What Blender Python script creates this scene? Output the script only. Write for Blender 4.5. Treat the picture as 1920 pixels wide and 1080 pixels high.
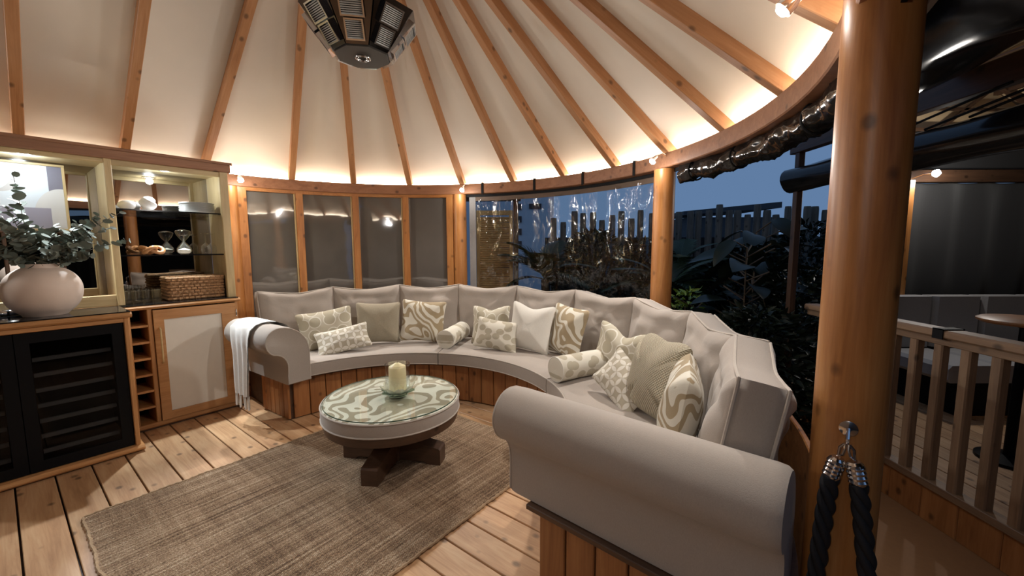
import bpy, math, random
from mathutils import Vector, Matrix, noise
for _o in list(bpy.data.objects): bpy.data.objects.remove(_o)
scene = bpy.context.scene
COL = scene.collection
PI = math.pi
R = math.radians
rnd = random.Random(7)

# ------------------------------------------------------------------ camera
cam_d = bpy.data.cameras.new('camera'); cam = bpy.data.objects.new('camera', cam_d); COL.objects.link(cam)
cam_d.sensor_width = 36.0; cam_d.lens = 36.0*760/1920; cam_d.clip_start = 0.02; cam_d.clip_end = 200
_p, _r = R(5.863), R(-0.185)
_fw = Vector((0, math.cos(_p), -math.sin(_p))); _up = Vector((0, math.sin(_p), math.cos(_p))); _rt = Vector((1, 0, 0))
_r2 = _rt*math.cos(_r)+_up*math.sin(_r); _u2 = _up*math.cos(_r)-_rt*math.sin(_r)
cam.matrix_world = Matrix(((_r2.x, _u2.x, -_fw.x, 0), (_r2.y, _u2.y, -_fw.y, 0), (_r2.z, _u2.z, -_fw.z, 1.37), (0, 0, 0, 1)))
scene.camera = cam

# ------------------------------------------------------------------ world, exposure
w = bpy.data.worlds.new('dusk'); scene.world = w; w.use_nodes = True
bg = w.node_tree.nodes['Background']
bg.inputs[0].default_value = (0.32, 0.56, 1.0, 1); bg.inputs[1].default_value = 0.366
vs = scene.view_settings
vs.view_transform = 'Standard'; vs.look = 'None'; vs.gamma = 1.0; vs.use_curve_mapping = False
vs.exposure = 0.0
LAMP_W = 75.0          # each post spotlight
LED_E = 21.0           # eave strip emission
DOWN_W = 125.0           # cabinet downlights

# ------------------------------------------------------------------ frames
YAW = R(38.0)
U = Vector((math.sin(YAW), math.cos(YAW), 0)); V = Vector((math.cos(YAW), -math.sin(YAW), 0)); Z = Vector((0, 0, 1))
def W(u, v, z=0.0): return U*u + V*v + Z*z
C = Vector((-1.003, 2.397, 0))         # centre of the round end
SC = Vector((-0.81, 2.325, 0))         # centre of the sofa's curve
CU, CV = C.dot(U), C.dot(V)
def er(a): a = R(a); return Vector((math.sin(a), math.cos(a), 0))
def et(a): a = R(a); return Vector((math.cos(a), -math.sin(a), 0))
def P(a, r, z=0.0, c=C): return c + er(a)*r + Z*z
def frame(o, x, y, z):
    return Matrix(((x.x, y.x, z.x, o.x), (x.y, y.y, z.y, o.y), (x.z, y.z, z.z, o.z), (0, 0, 0, 1)))
def T(x, y=0, z=0):
    return Matrix.Translation(Vector(x) if isinstance(x, (Vector, tuple)) else Vector((x, y, z)))
def RZ(a): return Matrix.Rotation(a, 4, 'Z')
def RX(a): return Matrix.Rotation(a, 4, 'X')
def RY(a): return Matrix.Rotation(a, 4, 'Y')
def UVF(u, v, z=0.0): return frame(W(u, v, z), U, -V, Z)   # local x along the cabinet, y into the wall
def polar(a, r, z=0.0, c=C): return T(P(a, r, z, c)) @ RZ(-R(a))   # local y outwards, x along the curve

# ------------------------------------------------------------------ materials
MATS = {}
class NT:
    def __init__(s, name):
        s.m = bpy.data.materials.new(name); s.m.use_nodes = True; s.t = s.m.node_tree; s.t.nodes.clear()
        s.out = s.n('ShaderNodeOutputMaterial'); MATS[name] = s.m
    def n(s, typ, **kw):
        nd = s.t.nodes.new(typ)
        for k, v in kw.items():
            if k.startswith('i_'):
                key = k[2:]; key = int(key) if key.isdigit() else key.replace('_', ' ')
                s.set(nd.inputs[key], v)
            else: setattr(nd, k, v)
        return nd
    def set(s, sock, v):
        if isinstance(v, bpy.types.NodeSocket): s.t.links.new(v, sock)
        elif isinstance(v, bpy.types.Node): s.t.links.new(v.outputs[0], sock)
        else:
            if isinstance(v, (tuple, list)) and len(v) == 3 and sock.type == 'RGBA': v = tuple(v)+(1,)
            sock.default_value = v
    def math(s, op, a, b=None, clamp=False):
        nd = s.n('ShaderNodeMath', operation=op, use_clamp=clamp); s.set(nd.inputs[0], a)
        if b is not None: s.set(nd.inputs[1], b)
        return nd.outputs[0]
    def mix(s, f, a, b):
        nd = s.n('ShaderNodeMix', data_type='RGBA'); s.set(nd.inputs[0], f); s.set(nd.inputs[6], a); s.set(nd.inputs[7], b); return nd.outputs[2]
    def ramp(s, f, stops, interp='LINEAR'):
        nd = s.n('ShaderNodeValToRGB'); s.set(nd.inputs[0], f); cr = nd.color_ramp; cr.interpolation = interp
        while len(cr.elements) < len(stops): cr.elements.new(0.5)
        for e, (p, c) in zip(cr.elements, stops):
            e.position = p; e.color = tuple(c)+(1,) if len(c) == 3 else c
        return nd.outputs[0]
    def coords(s, scale=(1, 1, 1), rand=True, which='Object', rot=(0, 0, 0)):
        tc = s.n('ShaderNodeTexCoord'); v = tc.outputs[which]
        if rand:
            oi = s.n('ShaderNodeObjectInfo'); k = s.n('ShaderNodeVectorMath', operation='SCALE')
            k.inputs[0].default_value = (17.3, 9.1, 5.7); s.set(k.inputs['Scale'], oi.outputs['Random'])
            ad = s.n('ShaderNodeVectorMath', operation='ADD'); s.set(ad.inputs[0], v); s.set(ad.inputs[1], k.outputs[0]); v = ad.outputs[0]
        mp = s.n('ShaderNodeMapping'); s.set(mp.inputs['Vector'], v); mp.inputs['Scale'].default_value = scale; mp.inputs['Rotation'].default_value = rot
        return mp.outputs[0]
    def bump(s, h, strength=0.3, dist=0.01):
        return s.n('ShaderNodeBump', i_Height=h, i_Strength=strength, i_Distance=dist).outputs[0]
    def bsdf(s, **kw):
        p = s.n('ShaderNodeBsdfPrincipled')
        for k, v in kw.items(): s.set(p.inputs[k.replace('_', ' ')], v)
        s.t.links.new(p.outputs[0], s.out.inputs[0]); return p

def plain(name, col, rough=0.5, metal=0.0, var=0.06, bump=0.0, bscale=60, ior=1.45, **kw):
    t = NT(name); v = t.coords()
    nz = t.n('ShaderNodeTexNoise', i_Vector=v, i_Scale=bscale*0.12, i_Detail=4.0)
    c = t.mix(nz.outputs[0], tuple(x*(1-var) for x in col), tuple(min(1, x*(1+var)) for x in col))
    a = dict(Base_Color=c, Roughness=rough, Metallic=metal, IOR=ior); a.update(kw)
    if bump:
        n2 = t.n('ShaderNodeTexNoise', i_Vector=v, i_Scale=float(bscale), i_Detail=3.0); a['Normal'] = t.bump(n2.outputs[0], bump, 0.004)
    t.bsdf(**a); return t.m
def wood(name, dark, mid, light, rough=0.45, knots=True, gs=1.0, var=0.22):
    t = NT(name); v = t.coords((1.1*gs, 11*gs, 11*gs))
    nz = t.n('ShaderNodeTexNoise', i_Vector=v, i_Scale=1.6, i_Detail=7.0, i_Roughness=0.62, i_Distortion=0.9)
    fine = t.n('ShaderNodeTexNoise', i_Vector=t.coords((5*gs, 130*gs, 130*gs)), i_Scale=1.0, i_Detail=3.0)
    f = t.math('ADD', t.math('MULTIPLY', nz.outputs[0], 0.75), t.math('MULTIPLY', fine.outputs[0], 0.25))
    c = t.ramp(f, [(0.3, dark), (0.5, mid), (0.68, light)])
    if knots:
        vo = t.n('ShaderNodeTexVoronoi', i_Vector=t.coords((7.5, 10, 10)), i_Scale=1.0)
        k = t.ramp(vo.outputs['Distance'], [(0.09, (1, 1, 1)), (0.20, (0, 0, 0))])
        c = t.mix(t.math('MULTIPLY', k, 0.72), c, tuple(x*0.22 for x in dark))
    oi = t.n('ShaderNodeObjectInfo')
    hv = t.n('ShaderNodeHueSaturation', i_Color=c); t.set(hv.inputs['Value'], t.math('ADD', t.math('MULTIPLY', oi.outputs['Random'], var), 1-var/2))
    t.bsdf(Base_Color=hv.outputs[0], Roughness=rough, Normal=t.bump(f, 0.25, 0.003)); return t.m
def fabric(name, col, rough=0.9, weave=420.0, bump=0.25, blot=0.07):
    t = NT(name); v = t.coords()
    wx = t.n('ShaderNodeTexNoise', i_Vector=t.coords((weave*0.25, weave, weave)), i_Scale=1.0, i_Detail=2.0)
    wz = t.n('ShaderNodeTexNoise', i_Vector=t.coords((weave, weave, weave*0.25)), i_Scale=1.0, i_Detail=2.0)
    f = t.math('ADD', t.math('MULTIPLY', wx.outputs[0], 0.5), t.math('MULTIPLY', wz.outputs[0], 0.5))
    bl = t.n('ShaderNodeTexNoise', i_Vector=v, i_Scale=6.0, i_Detail=4.0)
    c = t.mix(f, tuple(x*0.8 for x in col), tuple(min(1, x*1.2) for x in col))
    c = t.mix(t.math('MULTIPLY', bl.outputs[0], blot*2), c, tuple(x*0.6 for x in col))
    t.bsdf(Base_Color=c, Roughness=rough, Sheen_Weight=0.15, Normal=t.bump(f, bump, 0.002)); return t.m
def patt_finish(t, c, bumpf=None, weave=420.0, bs=0.25):
    nz = t.n('ShaderNodeTexNoise', i_Vector=t.coords((weave, weave, weave)), i_Scale=1.0, i_Detail=2.0)
    c = t.mix(t.math('MULTIPLY', nz.outputs[0], 0.25), c, (0.25, 0.22, 0.17))
    h = nz.outputs[0] if bumpf is None else t.math('ADD', t.math('MULTIPLY', nz.outputs[0], 0.25), bumpf)
    t.bsdf(Base_Color=c, Roughness=0.9, Sheen_Weight=0.1, Normal=t.bump(h, bs, 0.004)); return t.m
def zebra(name, white, tan, scale, rot=0.6, rough=0.85, rand=True):
    t = NT(name); v = t.coords((scale, scale, scale), rand, rot=(0.0, rot, rot))
    warp = t.n('ShaderNodeTexNoise', i_Vector=v, i_Scale=0.72, i_Detail=0.0, i_Distortion=0.5)
    sp = t.n('ShaderNodeSeparateXYZ', i_0=v)
    q = t.math('ADD', t.math('ADD', sp.outputs[0], t.math('MULTIPLY', sp.outputs[2], 0.35)), t.math('MULTIPLY', warp.outputs[0], 3.6))
    s = t.math('SINE', t.math('MULTIPLY', q, 7.4))
    c = t.ramp(t.math('ADD', t.math('MULTIPLY', s, 0.5), 0.5), [(0.46, tan), (0.52, white)])
    return patt_finish(t, c)
def cells(t, sx, sz, rnd_):
    sp_ = t.n('ShaderNodeSeparateXYZ', i_0=t.coords((sx, 1, sz)))
    cm = t.n('ShaderNodeCombineXYZ', i_0=sp_.outputs[0], i_1=sp_.outputs[2])
    return t.n('ShaderNodeTexVoronoi', voronoi_dimensions='2D', i_Vector=cm.outputs[0], i_Scale=1.0, i_Randomness=rnd_)
def circles(name, white, tan, tan2, scale):
    t = NT(name); vo = cells(t, scale, scale, 0.5)
    c = t.ramp(vo.outputs['Distance'], [(0.0, tan2), (0.40, tan2), (0.405, white), (0.475, white), (0.48, tan)], 'CONSTANT')
    return patt_finish(t, c)
def pebbles(name, white, tan, scale):
    t = NT(name); vo = cells(t, scale, scale*1.3, 0.75)
    c = t.ramp(vo.outputs['Distance'], [(0.37, tan), (0.41, white)])
    return patt_finish(t, c)
def petals(name, white, tan, scale):
    t = NT(name); v = t.coords((scale, scale, scale), rand=False)
    sp = t.n('ShaderNodeSeparateXYZ', i_0=v)
    fx = t.math('FRACT', t.math('ADD', sp.outputs[0], 50.0)); fz = t.math('FRACT', t.math('ADD', sp.outputs[2], 50.0))
    tot = None
    for cx in (0.0, 1.0):
        for cz in (0.0, 1.0):
            dx = t.math('SUBTRACT', fx, cx); dz = t.math('SUBTRACT', fz, cz)
            d = t.math('SQRT', t.math('ADD', t.math('MULTIPLY', dx, dx), t.math('MULTIPLY', dz, dz)))
            g = t.math('LESS_THAN', d, 0.69)
            tot = g if tot is None else t.math('ADD', tot, g)
    f = t.math('GREATER_THAN', tot, 1.5)
    c = t.mix(f, tan, white)
    return patt_finish(t, c, f, bs=0.5)

wood('wood_pine', (0.29, 0.105, 0.026), (0.43, 0.175, 0.048), (0.53, 0.25, 0.08), 0.4)
wood('wood_beam', (0.20, 0.085, 0.04), (0.275, 0.125, 0.062), (0.34, 0.165, 0.085), 0.5)
wood('wood_rafter', (0.36, 0.16, 0.065), (0.47, 0.23, 0.10), (0.56, 0.30, 0.15), 0.5)
wood('wood_floor', (0.36, 0.185, 0.085), (0.52, 0.305, 0.155), (0.61, 0.395, 0.22), 0.5, var=0.26)
wood('wood_base', (0.20, 0.075, 0.022), (0.31, 0.125, 0.04), (0.39, 0.175, 0.06), 0.45, var=0.3)
wood('wood_dark', (0.045, 0.022, 0.012), (0.075, 0.038, 0.021), (0.11, 0.055, 0.03), 0.45)
wood('wood_cabinet', (0.36, 0.165, 0.055), (0.46, 0.225, 0.085), (0.53, 0.285, 0.12), 0.38, knots=False, gs=1.4)
wood('wood_pale', (0.40, 0.285, 0.13), (0.50, 0.37, 0.185), (0.57, 0.44, 0.24), 0.42, knots=False, gs=1.4)
wood('wood_log', (0.09, 0.075, 0.06), (0.16, 0.135, 0.11), (0.23, 0.20, 0.165), 0.85)
wood('wood_grey', (0.16, 0.09, 0.05), (0.25, 0.15, 0.085), (0.33, 0.21, 0.12), 0.55)
wood('bamboo', (0.50, 0.27, 0.09), (0.64, 0.38, 0.14), (0.74, 0.47, 0.20), 0.5, knots=False, gs=3)
fabric('fab_sofa', (0.355, 0.305, 0.262))
fabric('fab_pipe', (0.44, 0.385, 0.33))
fabric('fab_white', (0.66, 0.625, 0.56))
fabric('fab_throw', (0.66, 0.64, 0.60), weave=260, bump=0.5)
fabric('fab_taupe', (0.33, 0.285, 0.205), weave=180, bump=0.7)
fabric('fab_dark', (0.014, 0.014, 0.015), weave=200)
fabric('fab_outdoor', (0.33, 0.32, 0.315), weave=200)
zebra('pat_wave', (0.70, 0.66, 0.56), (0.36, 0.275, 0.16), 9.5, 0.5)
zebra('pat_table', (0.80, 0.80, 0.69), (0.35, 0.31, 0.21), 7.0, 0.25, rand=False)
plain('dish_pale', (0.72, 0.74, 0.62), 0.12, var=0.1)
circles('pat_circle', (0.74, 0.71, 0.62), (0.56, 0.51, 0.40), (0.46, 0.41, 0.30), 9.0)
pebbles('pat_pebble', (0.70, 0.66, 0.56), (0.45, 0.40, 0.30), 11.0)
petals('pat_petal', (0.68, 0.64, 0.56), (0.42, 0.37, 0.28), 16.0)
# waffle knit cushion
_t = NT('fab_waffle'); _v = _t.coords((1, 1, 1), rand=False); _s = _t.n('ShaderNodeSeparateXYZ', i_0=_v)
_nz = _t.n('ShaderNodeTexNoise', i_Vector=_v, i_Scale=14.0)
_ax = _t.math('SINE', _t.math('ADD', _t.math('MULTIPLY', _s.outputs[0], 520.0), _t.math('MULTIPLY', _nz.outputs[0], 9.0)))
_az = _t.math('SINE', _t.math('ADD', _t.math('MULTIPLY', _s.outputs[2], 420.0), _t.math('MULTIPLY', _nz.outputs[0], 9.0)))
_f = _t.math('MULTIPLY', _t.math('ADD', _t.math('MULTIPLY', _ax, _az), 1.0), 0.5)
_t.bsdf(Base_Color=_t.mix(_f, (0.36, 0.315, 0.225), (0.49, 0.435, 0.33)), Roughness=0.95, Normal=_t.bump(_f, 0.8, 0.006))
# ceiling membrane
plain('membrane', (0.76, 0.70, 0.62), 0.75, var=0.03)
plain('white_panel', (0.64, 0.60, 0.53), 0.7, var=0.03, bump=0.1, bscale=200)
plain('ceramic', (0.62, 0.50, 0.42), 0.55, var=0.04, bump=0.08, bscale=120)
plain('stone_white', (0.72, 0.70, 0.68), 0.5, var=0.12)
plain('plate_white', (0.78, 0.78, 0.76), 0.2, var=0.02)
plain('black_gloss', (0.008, 0.008, 0.009), 0.08)
plain('black_matt', (0.008, 0.008, 0.009), 0.6, ior=1.25)
plain('black_frame', (0.006, 0.006, 0.007), 0.4, ior=1.2)
plain('shelf_grey', (0.36, 0.36, 0.34), 0.4)
plain('chrome', (0.78, 0.78, 0.80), 0.12, 1.0, var=0.02)
plain('steel_dark', (0.16, 0.15, 0.15), 0.10, 1.0, var=0.05)
plain('plate_dark', (0.05, 0.047, 0.044), 0.35, 0.5, var=0.08)
plain('brass', (0.75, 0.55, 0.28), 0.25, 1.0, var=0.03)
plain('wax', (0.80, 0.71, 0.42), 0.45, var=0.03, Subsurface_Weight=0.3, Subsurface_Radius=(0.03, 0.02, 0.01))
plain('dish_green', (0.34, 0.43, 0.31), 0.15, var=0.15)
plain('glass_rim', (0.05, 0.09, 0.065), 0.1)
plain('leaf_euc', (0.15, 0.17, 0.14), 0.7, var=0.4, ior=1.3)
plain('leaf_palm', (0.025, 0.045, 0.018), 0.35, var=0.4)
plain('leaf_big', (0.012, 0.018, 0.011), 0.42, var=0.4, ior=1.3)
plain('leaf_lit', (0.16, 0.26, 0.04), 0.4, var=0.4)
plain('stem_brown', (0.10, 0.07, 0.045), 0.7)
plain('sand', (0.80, 0.76, 0.66), 0.9, var=0.08)
plain('deck_mat', (0.24, 0.115, 0.045), 0.7, var=0.10, bump=0.2, bscale=300)
plain('soil', (0.03, 0.024, 0.018), 0.95, var=0.3)
plain('house_wall', (0.70, 0.74, 0.80), 0.8)
plain('house_roof', (0.045, 0.047, 0.055), 0.7)
plain('roof_tan', (0.62, 0.45, 0.26), 0.7)
plain('rope_black', (0.010, 0.010, 0.013), 0.8, var=0.2)
plain('led_off', (0.5, 0.5, 0.5), 0.4)
plain('wood_ornament', (0.42, 0.20, 0.085), 0.3, var=0.25)
plain('wall_dim', (0.16, 0.11, 0.08), 0.7)
plain('ripple_dark', (0.016, 0.014, 0.013), 0.13, var=0.2, ior=1.42)
def emit(name, col, st):
    t = NT(name); nz = t.n('ShaderNodeTexNoise', i_Vector=t.coords(), i_Scale=3.0)
    e = t.n('ShaderNodeEmission', i_Strength=float(st)); t.set(e.inputs[0], t.mix(nz.outputs[0], col, col)); t.t.links.new(e.outputs[0], t.out.inputs[0])
emit('led', (1.0, 0.86, 0.68), LED_E)
emit('bulb', (0.92, 0.96, 1.0), 60.0)
emit('down_bulb', (0.75, 0.88, 1.0), 25.0)
# basket weave
_t = NT('wicker'); _b = _t.n('ShaderNodeTexBrick', i_Vector=_t.coords((14, 14, 14), rot=(R(90), 0, 0)), i_Scale=1.0, offset=0.5)
for k, v in (('Color1', (0.52, 0.28, 0.13, 1)), ('Color2', (0.40, 0.20, 0.09, 1)), ('Mortar', (0.22, 0.10, 0.04, 1))): _b.inputs[k].default_value = v
_b.inputs['Mortar Size'].default_value = 0.05
_n = _t.n('ShaderNodeTexNoise', i_Vector=_t.coords((60, 60, 200)), i_Scale=1.0)
_t.bsdf(Base_Color=_t.mix(_t.math('MULTIPLY', _n.outputs[0], 0.5), _b.outputs[0], (0.5, 0.32, 0.16, 1)), Roughness=0.7, Normal=_t.bump(_t.math('ADD', _b.outputs[1], _n.outputs[0]), 0.8, 0.01))
# jute rug: local x along the long side
_t = NT('jute'); _v = _t.coords((1, 1, 1), rand=False); _s = _t.n('ShaderNodeSeparateXYZ', i_0=_v)
_rows = _t.n('ShaderNodeTexNoise', i_Vector=_t.coords((1.2, 75, 1), rand=False), i_Scale=1.0, i_Detail=2.0)
_cols = _t.n('ShaderNodeTexNoise', i_Vector=_t.coords((42, 2.2, 1), rand=False), i_Scale=1.0, i_Detail=2.0)
_spk = _t.n('ShaderNodeTexNoise', i_Vector=_t.coords((160, 110, 1), rand=False), i_Scale=1.0, i_Detail=2.0)
_blt = _t.n('ShaderNodeTexNoise', i_Vector=_t.coords((3, 5, 1), rand=False), i_Scale=1.0, i_Detail=3.0)
_sy = _t.math('SINE', _t.math('MULTIPLY', _s.outputs[1], 2*PI/0.0105)); _sx = _t.math('SINE', _t.math('ADD', _t.math('MULTIPLY', _s.outputs[0], 2*PI/0.017), _t.math('MULTIPLY', _spk.outputs[0], 3.0)))
_wv = _t.math('ADD', _t.math('MULTIPLY', _t.math('MULTIPLY', _sy, _sx), 0.5), 0.5)
_f = _t.math('ADD', _t.math('ADD', _t.math('MULTIPLY', _rows.outputs[0], 0.52), _t.math('MULTIPLY', _spk.outputs[0], 0.54)), _t.math('ADD', _t.math('MULTIPLY', _cols.outputs[0], 0.20), _t.math('MULTIPLY', _blt.outputs[0], 0.25)))
_c = _t.ramp(_t.math('MULTIPLY', _f, 0.7), [(0.43, (0.10, 0.055, 0.028)), (0.50, (0.27, 0.165, 0.09)), (0.57, (0.43, 0.295, 0.18)), (0.65, (0.68, 0.53, 0.37))])
_c = _t.mix(_t.math('MULTIPLY', _t.math('SUBTRACT', 1.0, _wv), 0.55), _c, (0.07, 0.042, 0.025))
_t.bsdf(Base_Color=_c, Roughness=0.95, Normal=_t.bump(_t.math('ADD', _wv, _t.math('MULTIPLY', _spk.outputs[0], 0.6)), 0.9, 0.006))
plain('jute_edge', (0.36, 0.25, 0.15), 0.95, var=0.35, bump=0.6, bscale=200)
def glassy(name, tint, gloss=0.08, rough=0.02, bumps=None, edge=4.0):
    t = NT(name); tr = t.n('ShaderNodeBsdfTransparent'); tr.inputs[0].default_value = tuple(tint)+(1,)
    gl = t.n('ShaderNodeBsdfGlossy', i_Roughness=rough); gl.inputs[0].default_value = (0.95, 0.95, 0.95, 1)
    fr = t.n('ShaderNodeLayerWeight', i_Blend=0.5)
    f = t.math('ADD', t.math('MULTIPLY', t.math('POWER', fr.outputs['Facing'], edge), 0.85), 0.02+gloss, clamp=True)
    if bumps:
        nz = t.n('ShaderNodeTexNoise', i_Vector=t.coords(bumps[0]), i_Scale=1.0, i_Detail=2.0, i_Distortion=1.2)
        nb = t.bump(nz.outputs[0], bumps[1], bumps[2]); t.set(gl.inputs['Normal'], nb); t.set(fr.inputs['Normal'], nb)
    mx = t.n('ShaderNodeMixShader'); t.set(mx.inputs[0], f); t.t.links.new(tr.outputs[0], mx.inputs[1]); t.t.links.new(gl.outputs[0], mx.inputs[2])
    t.t.links.new(mx.outputs[0], t.out.inputs[0])
glassy('glass', (0.97, 0.98, 0.98), 0.04, edge=2.4)
glassy('glass_clear', (0.96, 0.97, 0.97), 0.05, edge=2.0)
glassy('glass_green', (0.975, 0.985, 0.975), 0.0)
glassy('glass_cooler', (0.55, 0.55, 0.56), -0.01)
glassy('pvc_clear', (0.80, 0.81, 0.80), 0.03, 0.05, ((5, 5, 3.0), 0.6, 0.05))
glassy('pvc_roll', (0.22, 0.20, 0.19), 0.10, 0.10, ((22, 22, 22), 1.0, 0.05))
# smoky window sheet: dark body with a strong reflection
_t = NT('smoke_pane'); _n = _t.n('ShaderNodeTexNoise', i_Vector=_t.coords((2.5, 2.5, 2.5)), i_Scale=1.0, i_Detail=4.0)
_t.bsdf(Base_Color=_t.mix(_n.outputs[0], (0.085, 0.078, 0.070), (0.15, 0.137, 0.123)), Roughness=0.035, IOR=2.0,
        Normal=_t.bump(_t.n('ShaderNodeTexNoise', i_Vector=_t.coords((3, 3, 1.5)), i_Scale=1.0).outputs[0], 0.06, 0.03))
plain('mirror', (0.36, 0.34, 0.32), 0.015, 1.0, var=0.01)
# flat abstract print of the picture (local x across, z up)
_t = NT('print'); _s = _t.n('ShaderNodeSeparateXYZ', i_0=_t.coords((1, 1, 1), rand=False))
_x, _z = _s.outputs[0], _s.outputs[2]
def _disc(t, x, z, cx, cz, rx, rz):
    a = t.math('DIVIDE', t.math('SUBTRACT', x, cx), rx); b = t.math('DIVIDE', t.math('SUBTRACT', z, cz), rz)
    return t.math('LESS_THAN', t.math('ADD', t.math('MULTIPLY', a, a), t.math('MULTIPLY', b, b)), 1.0)
_c = _t.mix(_t.math('GREATER_THAN', _x, 0.10), (0.62, 0.66, 0.70, 1), (0.17, 0.16, 0.20, 1))
_c = _t.mix(_disc(_t, _x, _z, 0.16, 0.10, 0.14, 0.20), _c, (0.60, 0.58, 0.56, 1))
_c = _t.mix(_t.math('MULTIPLY', _t.math('LESS_THAN', _x, 0.10), _t.math('LESS_THAN', _z, 0.16)), _c, (0.30, 0.28, 0.34, 1))
_c = _t.mix(_disc(_t, _x, _z, -0.12, 0.46, 0.13, 0.20), _c, (0.50, 0.47, 0.45, 1))
_c = _t.mix(_disc(_t, _x, _z, -0.17, 0.48, 0.13, 0.22), _c, (0.63, 0.64, 0.66, 1))
_t.bsdf(Base_Color=_c, Roughness=0.5)

# ------------------------------------------------------------------ object helpers
WM = {}
def _mat(m): return MATS[m] if isinstance(m, str) else m
def tag(o, label=None, cat=None, group=None, kind=None):
    if label: o['label'] = label
    if cat: o['category'] = cat
    if group: o['group'] = group
    if kind: o['kind'] = kind
    return o
def link(o, M, parent=None):
    COL.objects.link(o); WM[o.name] = M
    if parent is not None:
        o.parent = parent; o.matrix_basis = WM[parent.name].inverted() @ M
    else: o.matrix_basis = M
    return o
def empty(name, M, label=None, cat=None, group=None, kind=None):
    o = bpy.data.objects.new(name, None); o.empty_display_size = 0.1
    link(o, M); return tag(o, label, cat, group, kind)
def mesh(name, vs_, fs, mat, smooth=35):
    me = bpy.data.meshes.new(name); me.from_pydata([tuple(v) for v in vs_], [], fs); me.update()
    if smooth:
        me.shade_smooth(); me.set_sharp_from_angle(angle=R(smooth))
    me.materials.append(_mat(mat)); return me
def obj(name, me, M=Matrix(), parent=None, label=None, cat=None, group=None, kind=None):
    o = bpy.data.objects.new(name, me); link(o, M, parent); return tag(o, label, cat, group, kind)
_cache = {}
def box_me(sx, sy, sz, mat, bev=0.0, centre=(0, 0, 0)):
    """box with chamfered edges along local x; spans x 0..sx, y and z centred"""
    key = ('b', round(sx, 4), round(sy, 4), round(sz, 4), str(mat), bev, centre)
    if key in _cache: return _cache[key]
    b = min(bev, sy*0.4, sz*0.4); y, z = sy/2, sz/2
    if b > 0: pr = [(-y+b, -z), (y-b, -z), (y, -z+b), (y, z-b), (y-b, z), (-y+b, z), (-y, z-b), (-y, -z+b)]
    else: pr = [(-y, -z), (y, -z), (y, z), (-y, z)]
    n = len(pr); v = [(0, a, c) for a, c in pr]+[(sx, a, c) for a, c in pr]
    f = [(i, (i+1) % n, n+(i+1) % n, n+i) for i in range(n)]+[tuple(reversed(range(n))), tuple(range(n, 2*n))]
    v = [(a-centre[0], c-centre[1], d-centre[2]) for a, c, d in v]
    me = mesh('board', v, f, mat, 20); _cache[key] = me; return me
def bar(name, p0, p1, w, t, mat, parent=None, up=Z, bev=0.003, **kw):
    """board from p0 to p1: width w along (up x dir), thickness t along up"""
    p0, p1 = Vector(p0), Vector(p1); d = p1-p0; L = d.length; x = d.normalized()
    y = up.cross(x)
    if y.length < 1e-4: y = Vector((0, 1, 0)).cross(x)
    y.normalize(); z = x.cross(y)
    return obj(name, box_me(L, w, t, mat, bev), frame(p0, x, y, z), parent, **kw)
def abox(name, lo, hi, mat, M, parent=None, bev=0.004, **kw):
    """axis-aligned box lo..hi in frame M; grain along its longest side"""
    lo, hi = Vector(lo), Vector(hi); s = hi-lo; ax = max(range(3), key=lambda i: s[i])
    E = [Vector((1, 0, 0)), Vector((0, 1, 0)), Vector((0, 0, 1))]
    x = E[ax]; y = E[(ax+1) % 3]; z = E[(ax+2) % 3]
    c = (lo+hi)/2; o = c - x*s[ax]/2
    return obj(name, box_me(s[ax], s[(ax+1) % 3], s[(ax+2) % 3], mat, bev), M @ frame(o, x, y, z), parent, **kw)
def lathe_me(prof, mat, n=32, smooth=35, name='lathe', caps=False):
    v, f = [], []
    for r, z in prof:
        for i in range(n): a = 2*PI*i/n; v.append((r*math.cos(a), r*math.sin(a), z))
    for k in range(len(prof)-1):
        for i in range(n): f.append((k*n+i, k*n+(i+1) % n, (k+1)*n+(i+1) % n, (k+1)*n+i))
    if caps and prof[0][0] > 1e-5: f.append(tuple(reversed(range(n))))
    if caps and prof[-1][0] > 1e-5: f.append(tuple(range((len(prof)-1)*n, len(prof)*n)))
    return mesh(name, v, f, mat, smooth)
def tube_data(pts, rad, n=8, closed=False, squash=1.0):
    pts = [Vector(p) for p in pts]; m = len(pts); v, f = [], []; prev = None
    for i, p in enumerate(pts):
        if closed: d = pts[(i+1) % m]-pts[i-1]
        else: d = pts[min(i+1, m-1)]-pts[max(i-1, 0)]
        d.normalize()
        if prev is None: nrm = d.orthogonal().normalized() if abs(d.z) > 0.9 else d.cross(Z).normalized()
        else: nrm = (prev - d*prev.dot(d)).normalized()
        prev = nrm; b = d.cross(nrm); r = rad(i/(m-1)) if callable(rad) else rad
        for k in range(n): a = 2*PI*k/n; v.append(p+nrm*(r*math.cos(a))+b*(r*squash*math.sin(a)))
    rings = m if closed else m-1
    for i in range(rings):
        j = (i+1) % m
        for k in range(n): f.append((i*n+k, i*n+(k+1) % n, j*n+(k+1) % n, j*n+k))
    if not closed: f += [tuple(reversed(range(n))), tuple(range((m-1)*n, m*n))]
    return v, f
def tube(name, pts, rad, mat, M=Matrix(), parent=None, n=8, closed=False, squash=1.0, **kw):
    v, f = tube_data(pts, rad, n, closed, squash); return obj(name, mesh(name, v, f, mat), M, parent, **kw)
def merge(*parts):
    v, f = [], []
    for a, b in parts:
        o = len(v); v += list(a); f += [tuple(i+o for i in q) for q in b]
    return v, f
def boxdata(lo, hi):
    x0, y0, z0 = lo; x1, y1, z1 = hi
    v = [(x0, y0, z0), (x1, y0, z0), (x1, y1, z0), (x0, y1, z0), (x0, y0, z1), (x1, y0, z1), (x1, y1, z1), (x0, y1, z1)]
    return v, [(3, 2, 1, 0), (4, 5, 6, 7), (0, 1, 5, 4), (1, 2, 6, 5), (2, 3, 7, 6), (3, 0, 4, 7)]
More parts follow.
